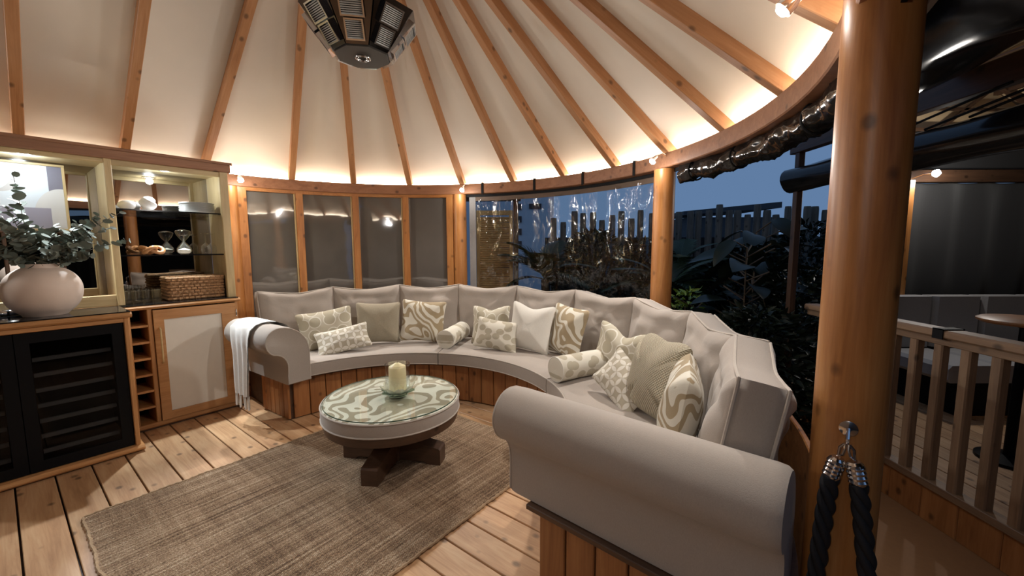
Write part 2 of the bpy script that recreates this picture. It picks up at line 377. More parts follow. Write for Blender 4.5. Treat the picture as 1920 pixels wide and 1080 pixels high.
def sweep_arc(prof, a0, a1, n, c=Vector((0, 0, 0))):
    """closed (r,z) profile swept over angles a0..a1 about c"""
    v, f = [], []; m = len(prof)
    for i in range(n+1):
        a = a0+(a1-a0)*i/n
        for r, z in prof: v.append(c+er(a)*r+Z*z)
    for i in range(n):
        for k in range(m): f.append((i*m+k, i*m+(k+1) % m, (i+1)*m+(k+1) % m, (i+1)*m+k))
    f += [tuple(reversed(range(m))), tuple(range(n*m, (n+1)*m))]
    return v, f
def rect_prof(r0, r1, z0, z1, b=0.0):
    if b <= 0: return [(r0, z0), (r0, z1), (r1, z1), (r1, z0)]
    return [(r0+b, z0), (r0, z0+b), (r0, z1-b), (r0+b, z1), (r1-b, z1), (r1, z1-b), (r1, z0+b), (r1-b, z0)]
def spot(name, loc, target, watts, size=0.03, cone=150, col=(0.95, 0.97, 1.0), parent=None, blend=0.9):
    ld = bpy.data.lights.new(name, 'SPOT'); ld.energy = watts; ld.shadow_soft_size = size; ld.spot_size = R(cone); ld.spot_blend = blend; ld.color = col
    o = bpy.data.objects.new(name, ld); d = (Vector(target)-Vector(loc)).normalized()
    link(o, T(Vector(loc)) @ d.to_track_quat('-Z', 'Y').to_matrix().to_4x4(), parent); return o

# ================================================================== SETTING
# ---- floor: boards run across the room (along V)
fl = empty('floor', T(0, 0, 0), kind='structure')
PW = 0.1545
k0 = -12
for k in range(k0, 23):
    u0 = 0.127+PW*k; um = u0+PW/2
    if um > CU+2.42: break
    du = max(0, um-CU); h = math.sqrt(max(0.02, 2.42**2-du*du))
    v0, v1 = CV-h, CV+h
    if um < CU: v0, v1 = -4.62, 0.10
    L = round((v1-v0)/0.05)*0.05
    obj('plank', box_me(L, PW-0.008, 0.03, 'wood_floor', 0.0025), frame(W(um, v0, -0.015), V, U, -Z), fl)
_fv = [W(-1.75, -4.6, 0), W(1.3, -4.6, 0)]+[P(-52+180*i/24, 2.40) for i in range(25)]+[W(1.3, 0.1, 0), W(-1.75, 0.1, 0)]
_m = len(_fv); _v = [p+Z*-0.075 for p in _fv]+[p+Z*-0.036 for p in _fv]
obj('subfloor', mesh('subfloor', _v, [tuple(range(_m)), tuple(reversed(range(_m, 2*_m)))]+[(i, i+_m, (i+1) % _m+_m, (i+1) % _m) for i in range(_m)], 'wood_dark', 0), Matrix(), fl)
v, f = boxdata((-14, -6, -0.30), (24, 30, -0.10)); obj('ground', mesh('ground', v, f, 'soil', 0), kind='structure')
# deck between the two pavilions
dk = empty('floor_deck', T(1.9, 1.6, 0), kind='structure')
v, f = boxdata((0.15, -1.6, -0.09), (2.25, 3.3, -0.078)); obj('deck_sheet', mesh('deck_sheet', v, f, 'deck_mat', 0), Matrix(), dk)

# ---- roof membrane
RB, ZB, SL, AZ = 2.282, 2.07, 0.772, None
AZ = ZB+RB*SL                       # rafter underside at the apex
ML = 0.085                          # membrane lies this far above the rafters' underside
NA = 48; A0 = -52.0
UB = -1.75
v, f = [], []
ro = 2.47
apex = C+Z*(AZ+ML)
for i in range(NA+1):
    a = A0+180*i/NA
    v.append(P(a, ro, ZB+ML-SL*(ro-RB))); v.append(P(a, 0.02, AZ+ML-0.02*SL))
for i in range(NA): f.append((2*i, 2*i+1, 2*i+3, 2*i+2))
n0 = len(v)
zl = ZB+ML-SL*(ro-RB)
v += [W(UB, CV-ro, zl), W(CU, CV-ro, zl), W(CU, CV, AZ+ML), W(UB, CV, AZ+ML), W(UB, CV+ro, zl), W(CU, CV+ro, zl)]
f += [(n0, n0+1, n0+2, n0+3), (n0+3, n0+2, n0+5, n0+4)]
ceil = obj('ceiling', mesh('ceiling', v, f, 'membrane', 30), kind='structure')
sol = ceil.modifiers.new('thick', 'SOLIDIFY'); sol.thickness = 0.012; sol.offset = 1
RW, RD = 0.058, 0.085
def rafter(p0, p1):
    d = (p1-p0).normalized(); side = d.cross(Z).normalized(); up = side.cross(d)
    if up.z < 0: up = -up
    bar('rafter', p0+up*RD/2, p1+up*RD/2, RW, RD, 'wood_rafter', ceil, up=up)
for k in range(11):
    a = -33.86+15*k
    rafter(P(a, RB+0.10, ZB-SL*0.10), P(a, 0.10, AZ-SL*0.10))
for uu in (1.262, 0.725, 0.185, -0.36, -0.90, -1.45):
    for s in (-1, 1):
        if s > 0 and uu > 1.2: uu2 = 1.27
        else: uu2 = uu
        rafter(W(uu2, CV+s*(RB+0.10), ZB-SL*0.10), W(uu2, CV+s*0.05, AZ-SL*0.05))
bar('ridge_beam', W(UB, CV, AZ+0.0), W(CU+0.05, CV, AZ+0.0), 0.06, 0.12, 'wood_rafter', ceil)
# ---- round eave beam, straight eaves
v, f = sweep_arc(rect_prof(2.282, 2.43, 1.958, 2.066, 0.006), -53, 129, 64, C)
ringo = obj('trim_1', mesh('trim_1', v, f, 'wood_beam', 30), kind='structure')
v, f = sweep_arc(rect_prof(2.300, 2.36, 1.925, 1.957), -46, 9, 24, C)
obj('trim_2', mesh('trim_2', v, f, 'wood_pine', 30), kind='structure')
for i, s in enumerate((-1, 1)):
    bar('trim_%d' % (3+i), W(UB, CV+s*2.327, 2.012), W(CU-0.02, CV+s*2.327, 2.012), 0.09, 0.108, 'wood_beam', kind='structure')
# ---- LED strip lying on the eave beam
v, f = sweep_arc(rect_prof(2.335, 2.352, 2.068, 2.080), -52, 128, 60, C)
obj('led_strip', mesh('led_strip', v, f, 'led', 0), T(0, 0, 0), None, 'glowing warm white light strip along the curved eave beam', 'light strip')
for s, lb in ((-1, 'glowing light strip along the straight eave above the bar cabinets'), (1, 'added unseen light strip along the straight eave over the entrance side')):  # entrance-side strip is unseen, added for extra light
    p0, p1 = W(UB, CV+s*2.343, 2.075), W(CU-0.03, CV+s*2.343, 2.075)
    obj('led_strip', box_me((p1-p0).length, 0.017, 0.012, 'led'), frame(p0, U, V, -Z), None, lb, 'light strip')
# ---- walls of the straight part
abox('wall_left', (UB, 0.0, -0.08), (CU-0.03, 0.05, 1.95), 'wall_dim', UVF(0, -4.56), kind='structure')
v = [W(UB, -4.6, -0.08), W(UB, 0.06, -0.08), W(UB, 0.06, 2.0), W(UB, CV, AZ), W(UB, -4.6, 2.0)]
v = v+[p-U*0.06 for p in v]
obj('wall_back', mesh('wall_back', v, [(0, 1, 2, 3, 4), (9, 8, 7, 6, 5)]+[(i, i+5, (i+1) % 5+5, (i+1) % 5) for i in range(5)], 'wall_dim', 0), kind='structure')

v, f = [], []
for i in range(49):
    uu = UB+(-0.45-UB)*i/48
    for z in (-0.03, 1.0, 1.955): v.append(W(uu, 0.075+0.018*math.sin(i*1.25), z))
for i in range(48):
    for j in range(2): a = i*3+j; f.append((a, a+3, a+4, a+1))
wr_ = obj('wall_added_curtain', mesh('wall_added_curtain', v, f, 'fab_dark', 180), kind='structure'); wr_.modifiers.new('thick', 'SOLIDIFY').thickness = 0.004  # unseen black curtain, added to keep the sky out of reflections

bar('wall_added_screen', Vector((2.05, -2.48, 1.2)), Vector((-3.2, -3.6, 1.2)), 0.05, 2.6, 'wood_dark', kind='structure')  # unseen dark screen, added to block sky reflected in the panes

# ---- posts
def round_post(p, r, z1, label, rot=0.0):
    n = 28; v, f = [], []
    for i in range(2):
        for k in range(n): a = 2*PI*k/n; v.append((i*z1*1.0, r*math.cos(a), r*math.sin(a)))
    f = [(k, (k+1) % n, n+(k+1) % n, n+k) for k in range(n)]+[tuple(reversed(range(n))), tuple(range(n, 2*n))]
    return obj('post', mesh('post', [(x+0, y, z) for x, y, z in v], f, 'wood_pine', 40), T(p+Z*-0.07) @ RZ(rot) @ RY(-PI/2), None, label, 'post', 'round timber posts under the eave')
PR = 2.335
round_post(P(-47.6, PR), 0.078, 2.025, 'round wooden post beside the bar cabinet at the smoky windows')
round_post(P(10.1, PR), 0.075, 2.025, 'round wooden post between the smoky windows and the clear plastic curtain', 1.2)
round_post(P(69.6, PR), 0.08, 2.025, 'round wooden post behind the sofa where the clear curtain ends', 2.2)
PIL = Vector((0.93, 1.08, 0))
round_post(PIL, 0.08, 2.13, 'large wooden post in the right foreground with black rope hook', 3.0)
for a, i in ((-45.0, 5), (7.45, 6)):
    M = polar(a, 2.325)
    abox('trim_%d' % i, (-0.040, -0.035, -0.0), (0.036, 0.035, 1.93), 'wood_pine', M, kind='structure')
# ---- window bay with smoky panes
edges = [-43.9, -32.4, -18.6, -5.2, 6.7]
for i in range(4):
    a0, a1 = edges[i], edges[i+1]; am = (a0+a1)/2
    wn = empty('window_%d' % (i+1), polar(am, 2.345, 0.5), kind='structure')
    pa, pb = P(a0, 2.345), P(a1, 2.345); L = (pb-pa).length
    M = polar(am, 2.345*math.cos(R((a1-a0)/2)), 0)
    abox('pane', (-L/2, -0.004, 0.45), (L/2, 0.004, 1.935), 'smoke_pane', M, wn, bev=0.0)
    abox('bottom_rail', (-L/2, -0.02, 0.40), (L/2, 0.02, 0.46), 'wood_pine', M, wn)
for i, a in enumerate(edges[1:4]):
    M = polar(a, 2.325)
    mo = empty('trim_%d' % (7+i), M, kind='structure')
    abox('mullion', (-0.034, -0.03, 0.4), (0.034, 0.03, 1.93), 'wood_pine', M, mo)
    abox('stop_bead', (-0.052, -0.012, 0.4), (-0.034, 0.012, 1.93), 'wood_pale', M, mo)
# outer dark skin behind the smoky panes
v, f = sweep_arc(rect_prof(2.425, 2.44, 0.0, 1.96), -50, 8.5, 20, C)
obj('wall_window_bay', mesh('wall_window_bay', v, f, 'black_matt', 30), kind='structure')
# low wall behind the sofa under the curtains
for wa, wb in ((-43.2, 6.3), (12.6, 67.2), (72.2, 121.0)):
    v, f = sweep_arc(rect_prof(2.345, 2.385, -0.03, 0.42), wa, wb, 20, C)
    obj('wall_low', mesh('wall_low', v, f, 'wood_base', 30), kind='structure')

# ================================================================== BAR CABINETS (left)
M0 = UVF(0, 0)                      # local: x = u, y = -v, z
def cb(name, u0, u1, v0, v1, z0, z1, mat, parent=None, bev=0.004, **kw):
    return abox(name, (u0, min(-v0, -v1), z0), (u1, max(-v0, -v1), z1), mat, M0, parent, bev, **kw)
c1 = empty('bar_cabinet', UVF(0.1, -3.6), 'deep wooden bar cabinet housing the black wine cooler', 'cabinet')
UL = -0.42
wt = cb('worktop', UL, 0.535, -3.575, -4.40, 0.915, 0.95, 'wood_cabinet', c1, 0.012)
cb('glass_overlay', UL, 0.53, -3.585, -4.0, 0.951, 0.957, 'black_gloss', c1, 0.001)
cb('side_panel', 0.495, 0.52, -3.60, -4.40, 0.045, 0.915, 'wood_cabinet', c1)
cb('side_panel', UL, UL+0.025, -3.60, -4.40, 0.045, 0.915, 'wood_cabinet', c1)
cb('top_rail', UL+0.025, 0.495, -3.60, -3.63, 0.885, 0.915, 'wood_cabinet', c1)
cb('plinth', UL, 0.535, -3.565, -4.38, 0.012, 0.045, 'wood_cabinet', c1, 0.012)
cb('toe_board', UL, 0.52, -3.60, -4.38, 0.0, 0.012, 'wood_dark', c1, 0.0)
wc = empty('wine_cooler', UVF(0.1, -3.62, 0.046), 'black double-door wine cooler with grey shelf fronts in the bar cabinet', 'wine cooler')
v, f = merge(boxdata((UL+0.03, 4.20, 0.05), (0.49, 4.22, 0.88)), boxdata((UL+0.03, 3.66, 0.05), (UL+0.05, 4.2, 0.88)), boxdata((0.47, 3.66, 0.05), (0.49, 4.2, 0.88)),
             boxdata((UL+0.03, 3.66, 0.047), (0.49, 4.2, 0.07)), boxdata((UL+0.03, 3.66, 0.86), (0.49, 4.2, 0.882)), boxdata((0.02, 3.66, 0.07), (0.05, 4.2, 0.86)))
obj('body', mesh('body', v, f, 'black_matt', 0), M0, wc)
for (ua, ub) in ((UL+0.032, 0.033), (0.037, 0.490)):
    fw = 0.055
    v, f = merge(boxdata((ua, 3.615, 0.05), (ua+fw, 3.65, 0.88)), boxdata((ub-fw, 3.615, 0.05), (ub, 3.65, 0.88)),
                 boxdata((ua+fw, 3.615, 0.05), (ub-fw, 3.65, 0.11)), boxdata((ua+fw, 3.615, 0.82), (ub-fw, 3.65, 0.88)))
    d = obj('door', mesh('door', v, f, 'black_frame', 0), M0, wc)
    cb('pane', ua+fw, ub-fw, -3.622, -3.626, 0.11, 0.82, 'glass_cooler', d, 0)
    for i in range(7):
        z = 0.135+i*0.094
        cb('shelf_front', ua+0.06, ub-0.06, -3.66, -3.68, z, z+0.024, 'shelf_grey', wc, 0.002)
# shallow cabinet with bottle rack and door
c2 = empty('door_cabinet', UVF(0.9, -3.95), 'wooden cabinet with cream door panel and narrow bottle rack', 'cabinet')
cb('worktop', 0.536, 1.272, -3.925, -4.42, 0.915, 0.945, 'wood_cabinet', c2, 0.012)
cb('glass_overlay', 0.537, 1.262, -3.935, -4.40, 0.946, 0.952, 'black_gloss', c2, 0.001)
cb('side_panel', 0.545, 0.578, -3.95, -4.40, 0.05, 0.915, 'wood_cabinet', c2)
cb('side_panel', 0.672, 0.70, -3.95, -4.40, 0.05, 0.915, 'wood_cabinet', c2)
cb('side_panel', 1.235, 1.257, -3.95, -4.40, 0.05, 0.915, 'wood_cabinet', c2)
cb('back_panel', 0.55, 1.25, -4.38, -4.40, 0.05, 0.91, 'black_matt', c2, 0)
cb('back_panel', 0.578, 0.672, -4.22, -4.235, 0.05, 0.91, 'black_matt', c2, 0)
cb('plinth', 0.54, 1.268, -3.935, -4.40, 0.015, 0.05, 'wood_cabinet', c2, 0.01)
cb('toe_board', 0.55, 1.255, -3.96, -4.38, 0.0, 0.015, 'wood_dark', c2, 0)
for i in range(1, 7):
    z = 0.05+i*0.1235; cb('rack_shelf', 0.578, 0.672, -3.953, -4.22, z-0.008, z+0.008, 'wood_cabinet', c2, 0.002)
v, f = merge(boxdata((0.703, 3.935, 0.055), (0.763, 3.958, 0.905)), boxdata((1.133, 3.935, 0.055), (1.234, 3.958, 0.905)),
             boxdata((0.763, 3.935, 0.055), (1.133, 3.958, 0.115)), boxdata((0.763, 3.935, 0.83), (1.133, 3.958, 0.905)))
d2 = obj('door', mesh('door', [(x, z_, y) if False else (x, y, z_) for x, y, z_ in v], f, 'wood_cabinet', 0), M0, c2)
cb('panel', 0.763, 1.133, -3.943, -3.952, 0.115, 0.83, 'white_panel', d2, 0.0)
tube('handle', [W(0.733, -3.935, 0.50), W(0.733, -3.91, 0.51), W(0.733, -3.908, 0.64), W(0.733, -3.91, 0.76), W(0.733, -3.935, 0.77)], 0.006, 'wood_pale', Matrix(), d2)
for z in (0.15, 0.79): cb('hinge', 1.234, 1.242, -3.93, -3.95, z, z+0.06, 'chrome', d2, 0.001)
# hutch standing on the cabinets
hu = empty('display_hutch', UVF(0.5, -4.0, 0.957), 'mirror-backed wooden display hutch with glass shelves above the bar cabinets', 'shelf unit')
cb('header', UL, 1.285, -3.985, -4.03, 1.985, 2.062, 'wood_beam', hu, 0.006)
cb('cornice', UL, 1.295, -3.97, -4.03, 2.045, 2.066, 'wood_beam', hu, 0.004)
cb('soffit', UL, 1.255, -4.03, -4.45, 1.975, 1.99, 'wood_pale', hu, 0)
for (a, b) in ((UL, UL+0.05), (0.527, 0.568), (1.205, 1.265)):
    z0 = 0.958 if b < 0.6 else 0.953
    cb('stile', a, b, -3.99, -4.03, z0, 1.985, 'wood_pale', hu)
cb('divider', 0.536, 0.560, -4.03, -4.43, 0.953, 1.975, 'wood_pale', hu)
cb('divider', 1.235, 1.262, -4.03, -4.43, 0.953, 1.975, 'wood_pale', hu)
cb('divider', UL, UL+0.025, -4.03, -4.43, 0.958, 1.975, 'wood_pale', hu)
cb('rail', 0.568, 1.205, -3.995, -4.03, 1.945, 1.985, 'wood_pale', hu)
cb('rail', UL+0.05, 0.527, -3.995, -4.03, 1.955, 1.985, 'wood_pale', hu)
cb('sill', UL+0.05, 0.527, -4.0, -4.03, 0.958, 1.035, 'wood_pale', hu)
cb('mirror', 0.561, 1.234, -4.425, -4.432, 0.953, 1.975, 'mirror', hu, 0)
cb('mirror', UL+0.026, 0.535, -4.425, -4.432, 0.958, 1.975, 'mirror', hu, 0)
cb('mirror_rail', 0.561, 1.234, -4.405, -4.424, 0.953, 1.02, 'wood_pale', hu, 0.003)
cb('glass_shelf', 0.562, 1.233, -4.02, -4.42, 1.640, 1.650, 'glass_green', hu, 0)
cb('glass_shelf', 0.562, 1.233, -4.02, -4.42, 1.306, 1.316, 'glass_green', hu, 0)
for z in (1.640, 1.306): cb('shelf_edge', 0.562, 1.233, -4.016, -4.0195, z, z+0.010, 'black_gloss', hu, 0)
SH1, SH2, CT2 = 1.6505, 1.3165, 0.9525
for (uu, vv, lb) in ((0.178, -4.15, 'round downlight in the hutch soffit above the vase'), (0.895, -4.17, 'round downlight in the hutch soffit above the glass shelves')):
    dl = empty('downlight', T(W(uu, vv, 1.975)), lb, 'downlight', 'hutch downlights')
    obj('ring', lathe_me([(0.030, 0.0), (0.030, -0.006), (0.045, -0.006), (0.045, 0.0)], 'chrome', 28), T(W(uu, vv, 1.975)), dl)
    obj('lens', lathe_me([(0.029, 0.0), (0.0, 0.0)][::-1]+[(0.029, -0.003), (0.0, -0.003)], 'down_bulb', 24), T(W(uu, vv, 1.9745)), dl)
    spot('downlight_beam', W(uu, vv, 1.962), W(uu+0.02, vv+1.12, 0.0), DOWN_W, 0.02, 86, (0.86, 0.94, 1.0), dl, 0.85)
    gl = bpy.data.lights.new('lens_glow', 'POINT'); gl.energy = 5.0; gl.shadow_soft_size = 0.025; gl.color = (0.75, 0.89, 1.0)
    link(bpy.data.objects.new('lens_glow', gl), T(W(uu, vv, 1.94)), dl)

# ---- framed print against the mirror
pm = UVF(0.19, -4.395, 1.49) @ RX(R(-2.5))
pic = empty('picture', pm, 'framed abstract print in pale blue and grey leaning behind the vase', 'picture')
PWD, PHT = 0.37, 0.47
for lo, hi in (((-PWD/2, -0.02, 0), (PWD/2, 0.005, 0.015)), ((-PWD/2, -0.02, PHT-0.015), (PWD/2, 0.005, PHT)), ((-PWD/2, -0.02, 0.015), (-PWD/2+0.015, 0.005, PHT-0.015)), ((PWD/2-0.015, -0.02, 0.015), (PWD/2, 0.005, PHT-0.015))):
    abox('frame_bar', lo, hi, 'wood_pale', pm, pic, 0.002)
v, f = boxdata((-PWD/2+0.015, -0.004, 0.015), (PWD/2-0.015, 0.004, PHT-0.015)); obj('print', mesh('print', v, f, 'print', 0), pm, pic)
st = empty('picture_stand', UVF(0.19, -4.36, 0.958), 'dark stand under the framed print behind the vase', 'stand')
abox('top_bar', (-0.15, -0.02, 0.515), (0.15, 0.04, 0.53), 'wood_dark', UVF(0.19, -4.36, 0.958), st)
for x in (-0.13, 0.13): abox('leg', (x-0.01, 0.0, 0.0), (x+0.01, 0.02, 0.515), 'wood_dark', UVF(0.19, -4.36, 0.958), st)

# ---- vase with eucalyptus
VM = T(W(0.180, -3.80, 0.9575))
vz = empty('vase', VM, 'large round pale ceramic vase standing on the bar cabinet', 'vase')
prof = [(0.0, 0.0), (0.092, 0.0), (0.098, 0.006)]
for i in range(0, 22):
    th = R(-55)+R(55+66)*i/21
    prof.append((0.172*math.cos(th)**0.85, 0.158+0.172*math.sin(th)*(1.0 if th < 0 else 0.86)))
zt = prof[-1][1]
prof += [(0.078, zt+0.012), (0.080, zt+0.022), (0.074, zt+0.024), (0.070, zt+0.008), (0.10, zt-0.04), (0.12, 0.12), (0.0, 0.08)]
obj('body', lathe_me(prof, 'ceramic', 48), VM, vz)
bq = empty('eucalyptus_bunch', T(W(0.180, -3.80, 1.10)), 'bunch of grey-green eucalyptus branches in the round vase', 'plant')
def leaf_me(sz, mat, L=1.0, n=8, cup=0.15):
    v = [(0, 0, 0)]; f = []
    for i in range(n):
        a = 2*PI*i/n; v.append((sz*(0.9*L+L*math.cos(a)), sz*math.sin(a), cup*sz*abs(math.sin(a))**1.5))
    v.append((sz*0.9*L, 0, -0.05*sz)); c = len(v)-1
    for i in range(n): f.append((c, 1+i, 1+(i+1) % n))
    v[0] = (0, 0, 0)
    f.append((0, 1+n//2, 1+n//2-1)) if False else None
    v = v[1:]; f = [tuple(i-1 for i in q) for q in f]
    m = len(v); v2 = [(x, y, z-0.0012) for x, y, z in v]
    return mesh('leaf', v+v2, f+[tuple(reversed([i+m for i in q])) for q in f], mat, 60)
EL = [leaf_me(s, 'leaf_euc') for s in (0.018, 0.026, 0.032)]
mouth = W(0.180, -3.80, 1.265)
ends = [(-0.10, -3.72, 1.55), (0.08, -3.84, 1.60), (0.12, -3.90, 1.82), (0.25, -3.74, 1.50), (0.36, -3.70, 1.52), (0.50, -3.78, 1.50), (0.55, -3.74, 1.60), (0.60, -3.82, 1.42), (0.42, -3.66, 1.40),
        (0.30, -3.64, 1.38), (0.10, -3.62, 1.42), (-0.05, -3.66, 1.40), (-0.14, -3.76, 1.44), (0.02, -3.90, 1.62), (0.20, -3.92, 1.50), (0.46, -3.86, 1.58), (0.05, -3.70, 1.50), (0.22, -3.62, 1.33), (0.40, -3.80, 1.46), (-0.02, -3.60, 1.33), (0.38, -3.64, 1.32), (0.12, -3.74, 1.46)]
for ei, (uu, vv, zz) in enumerate(ends):
    e = W(uu, vv, zz); s0 = mouth+Vector((rnd.uniform(-.03, .03), rnd.uniform(-.03, .03), -0.05)); mid = s0.lerp(e, 0.45)+Z*(0.06 if ei != 2 else 0.0)
    pts = [s0*(1-t)*(1-t)+mid*2*t*(1-t)+e*t*t for t in [i/10 for i in range(11)]]
    stm = tube('stem', pts, lambda t: 0.0028-0.0016*t, 'stem_brown', Matrix(), bq, n=5)
    nl = 17 if ei != 2 else 26
    for k in range(nl):
        t = 0.22+0.78*k/(nl-1); i = min(9, int(t*10)); p = pts[i].lerp(pts[i+1], t*10-i); d = (pts[i+1]-pts[i]).normalized()
        az = rnd.uniform(0, 2*PI); side = Vector((math.cos(az), math.sin(az), rnd.uniform(-.25, .6))).normalized()
        x = (side+d*0.4).normalized(); n_ = (d+Vector((rnd.uniform(-.5, .5), rnd.uniform(-.5, .5), rnd.uniform(-.2, .5)))).normalized(); y = n_.cross(x).normalized(); n_ = x.cross(y)
        obj('leaf', EL[0 if t > 0.85 else rnd.choice((1, 2, 1))], frame(p, x, y, n_), stm)
# ---- ornaments on the shelves and counter
def lumpy(name, r, sx, sz, M, mat, lab, cat, twist=3.0, amp=0.10, parent=None):
    v, f = [], []; n, m = 28, 16
    for j in range(m+1):
        th = PI*j/m
        for i in range(n):
            a = 2*PI*i/n; rr = r*(1+amp*math.sin(3*a+twist*th)*math.sin(th))
            v.append((rr*sx*math.sin(th)*math.cos(a), rr*math.sin(th)*math.sin(a), r*sz*(1-math.cos(th))))
    for j in range(m):
        for i in range(n): f.append((j*n+i, j*n+(i+1) % n, (j+1)*n+(i+1) % n, (j+1)*n+i))
    return obj(name, mesh(name, v, f, mat, 60), M, parent, lab, cat)
lumpy('stone_ornament', 0.05, 1.1, 0.72, T(W(0.655, -4.16, SH1)), 'stone_white', 'low round grooved white stone ornament on the top glass shelf', 'ornament', 2.0, 0.06)
lumpy('twisted_ornament', 0.05, 0.95, 1.12, T(W(0.775, -4.16, SH1)), 'stone_white', 'tall twisted white ornament in the middle of the top glass shelf', 'ornament', 5.0, 0.16)
for i in range(10):
    me_ = _cache.setdefault('plate', lathe_me([(0.0, 0.0), (0.075, 0.0), (0.12, 0.009), (0.12, 0.0105), (0.07, 0.003), (0.0, 0.003)], 'plate_white', 32))
    obj('plate', me_, T(W(1.085+rnd.uniform(-.002, .002), -4.17+rnd.uniform(-.002, .002), SH1+i*0.0082)), None, ('bottom white plate of the stack on the top glass shelf' if i == 0 else 'topmost white plate of the stack on the top glass shelf' if i == 9 else 'white plate in the stack, %s from the bottom, on the top glass shelf' % ('', 'second', 'third', 'fourth', 'fifth', 'sixth', 'seventh', 'eighth', 'ninth')[i]), 'plate', 'stacked plates on the top shelf')
kn = []
for i in range(90):
    t = 2*PI*i/90; kn.append((0.030*(math.sin(t)+2*math.sin(2*t))*0.85, 0.024*(math.cos(t)-2*math.cos(2*t))*0.75, 0.040-0.030*math.sin(3*t)*0.7))
zmin = min(p[2] for p in kn)-0.0145
tube('wooden_knot', [(x, y, z-zmin) for x, y, z in kn], 0.0145, 'wood_ornament', T(W(0.765, -4.15, SH2)) @ RZ(0.4), n=12, closed=True, label='brown carved wooden knot on the lower glass shelf', cat='ornament')
hg = empty('hourglass', T(W(0.975, -4.16, SH2)), 'clear glass hourglass with white sand on the lower glass shelf', 'hourglass')
hp = [(0.0, 0.0), (0.035, 0.0)]
for i in range(25):
    t = i/24; hp.append((0.008+0.044*abs(math.sin((t*2-1)*PI/2*1.25))**1.1 if abs(t*2-1) < 0.8 else (0.008+0.044*1.0)*math.sqrt(max(0.05, 1-((abs(t*2-1)-0.8)/0.2)**2)), 0.004+0.196*t))
hp += [(0.0, 0.201)]
obj('bulb', lathe_me(hp, 'glass', 32, 60), T(W(0.975, -4.16, SH2)), hg)
obj('sand', lathe_me([(0.0, 0.006), (0.034, 0.006), (0.044, 0.02), (0.044, 0.033), (0.0, 0.05)], 'sand', 28), T(W(0.975, -4.16, SH2)), hg)
for k, (uu, vv) in enumerate(((1.11, -4.12), (1.165, -4.16), (1.15, -4.26))):
    g = empty('stem_glass', T(W(uu, vv, SH2)), ('upside-down wine glass on the lower shelf nearest the hourglass', 'upside-down wine glass on the lower shelf nearest the right edge', 'upside-down wine glass on the lower shelf at the back by the mirror')[k], 'wine glass', 'wine glasses on the lower shelf')
    obj('bowl', lathe_me([(0.030, 0.0), (0.034, 0.03), (0.030, 0.065), (0.012, 0.085), (0.004, 0.092)], 'glass', 24), T(W(uu, vv, SH2)), g)
    obj('stem', lathe_me([(0.004, 0.092), (0.0035, 0.16), (0.03, 0.168), (0.03, 0.170), (0.0, 0.171)], 'glass', 20), T(W(uu, vv, SH2)), g)
k = 0
tl = ['front tumbler nearest the dividing post', 'second front tumbler from the dividing post', 'third front tumbler from the dividing post', 'front tumbler nearest the basket', 'back tumbler nearest the dividing post', 'second back tumbler from the dividing post', 'third back tumbler from the dividing post']
for j, vv in enumerate((-4.16, -4.24)):
    for i in range(4 if j == 0 else 3):
        uu = 0.605+i*0.058+j*0.02
        me_ = _cache.setdefault('tumbler', lathe_me([(0.0, 0.0), (0.024, 0.0), (0.027, 0.10), (0.0255, 0.10), (0.0225, 0.012), (0.0, 0.010)], 'glass', 20))
        obj('tumbler', me_, T(W(uu, vv, CT2)), None, 'clear glass '+tl[k]+' on the counter', 'glass', 'tumblers on the counter'); k += 1
bk = empty('basket', UVF(1.018, -4.165, CT2), 'rectangular woven tan basket on the counter below the glass shelves', 'basket')
BM = UVF(1.018, -4.165, CT2)
abox('lining', (-0.172, -0.10, 0.0), (0.168, 0.10, 0.150), 'wood_base', BM, bk, 0.002)
cr_ = [Vector((-0.18, -0.11, 0)), Vector((0.175, -0.11, 0)), Vector((0.175, 0.11, 0)), Vector((-0.18, 0.11, 0))]
for j in range(7):
    ring_ = []
    for i in range(4):
        a_, b_ = cr_[i], cr_[(i+1) % 4]; nseg = 36 if i % 2 == 0 else 22; nrm_ = (b_-a_).cross(Z).normalized()
        for q in range(nseg): ring_.append(a_.lerp(b_, (q+0.5)/nseg)+nrm_*(0.0045*math.sin(q*PI/2+j*PI))+Z*(0.013+j*0.0243))
    tube('weave_row', ring_, lambda t: 0.0132+0.002*math.sin(t*330), 'wicker', BM, bk, n=8, closed=True)
rp = [(-0.185, -0.115, 0.175), (0.18, -0.115, 0.175), (0.18, 0.115, 0.175), (-0.185, 0.115, 0.175)]
rr = []
for i in range(4):
    a, b = Vector(rp[i]), Vector(rp[(i+1) % 4]); rr += [a.lerp(b, 0.04+0.92*j/9) for j in range(10)]
tube('rim', rr, 0.011, 'wicker', BM, bk, closed=True)
rm = T(W(0.03, -3.86, 0.9645)) @ RZ(R(52)) @ RY(PI/2)
sp = empty('spectacle_case', T(W(0.0, -3.90, 0.957)), 'small glossy grey case lying on the bar counter beside the vase', 'case')
lc = lathe_me([(0.0, 0.0), (0.012, 0.002), (0.018, 0.012), (0.019, 0.055), (0.018, 0.098), (0.012, 0.108), (0.0, 0.11)], 'chrome', 20)
obj('body', lc, T(W(-0.02, -3.93, 0.957+0.019)) @ RZ(R(52)) @ RY(PI/2), sp)
obj('band', lathe_me([(0.0195, 0.05), (0.0195, 0.06), (0.015, 0.06), (0.015, 0.05)], 'black_frame', 20), T(W(-0.02, -3.93, 0.957+0.019)) @ RZ(R(52)) @ RY(PI/2), sp)

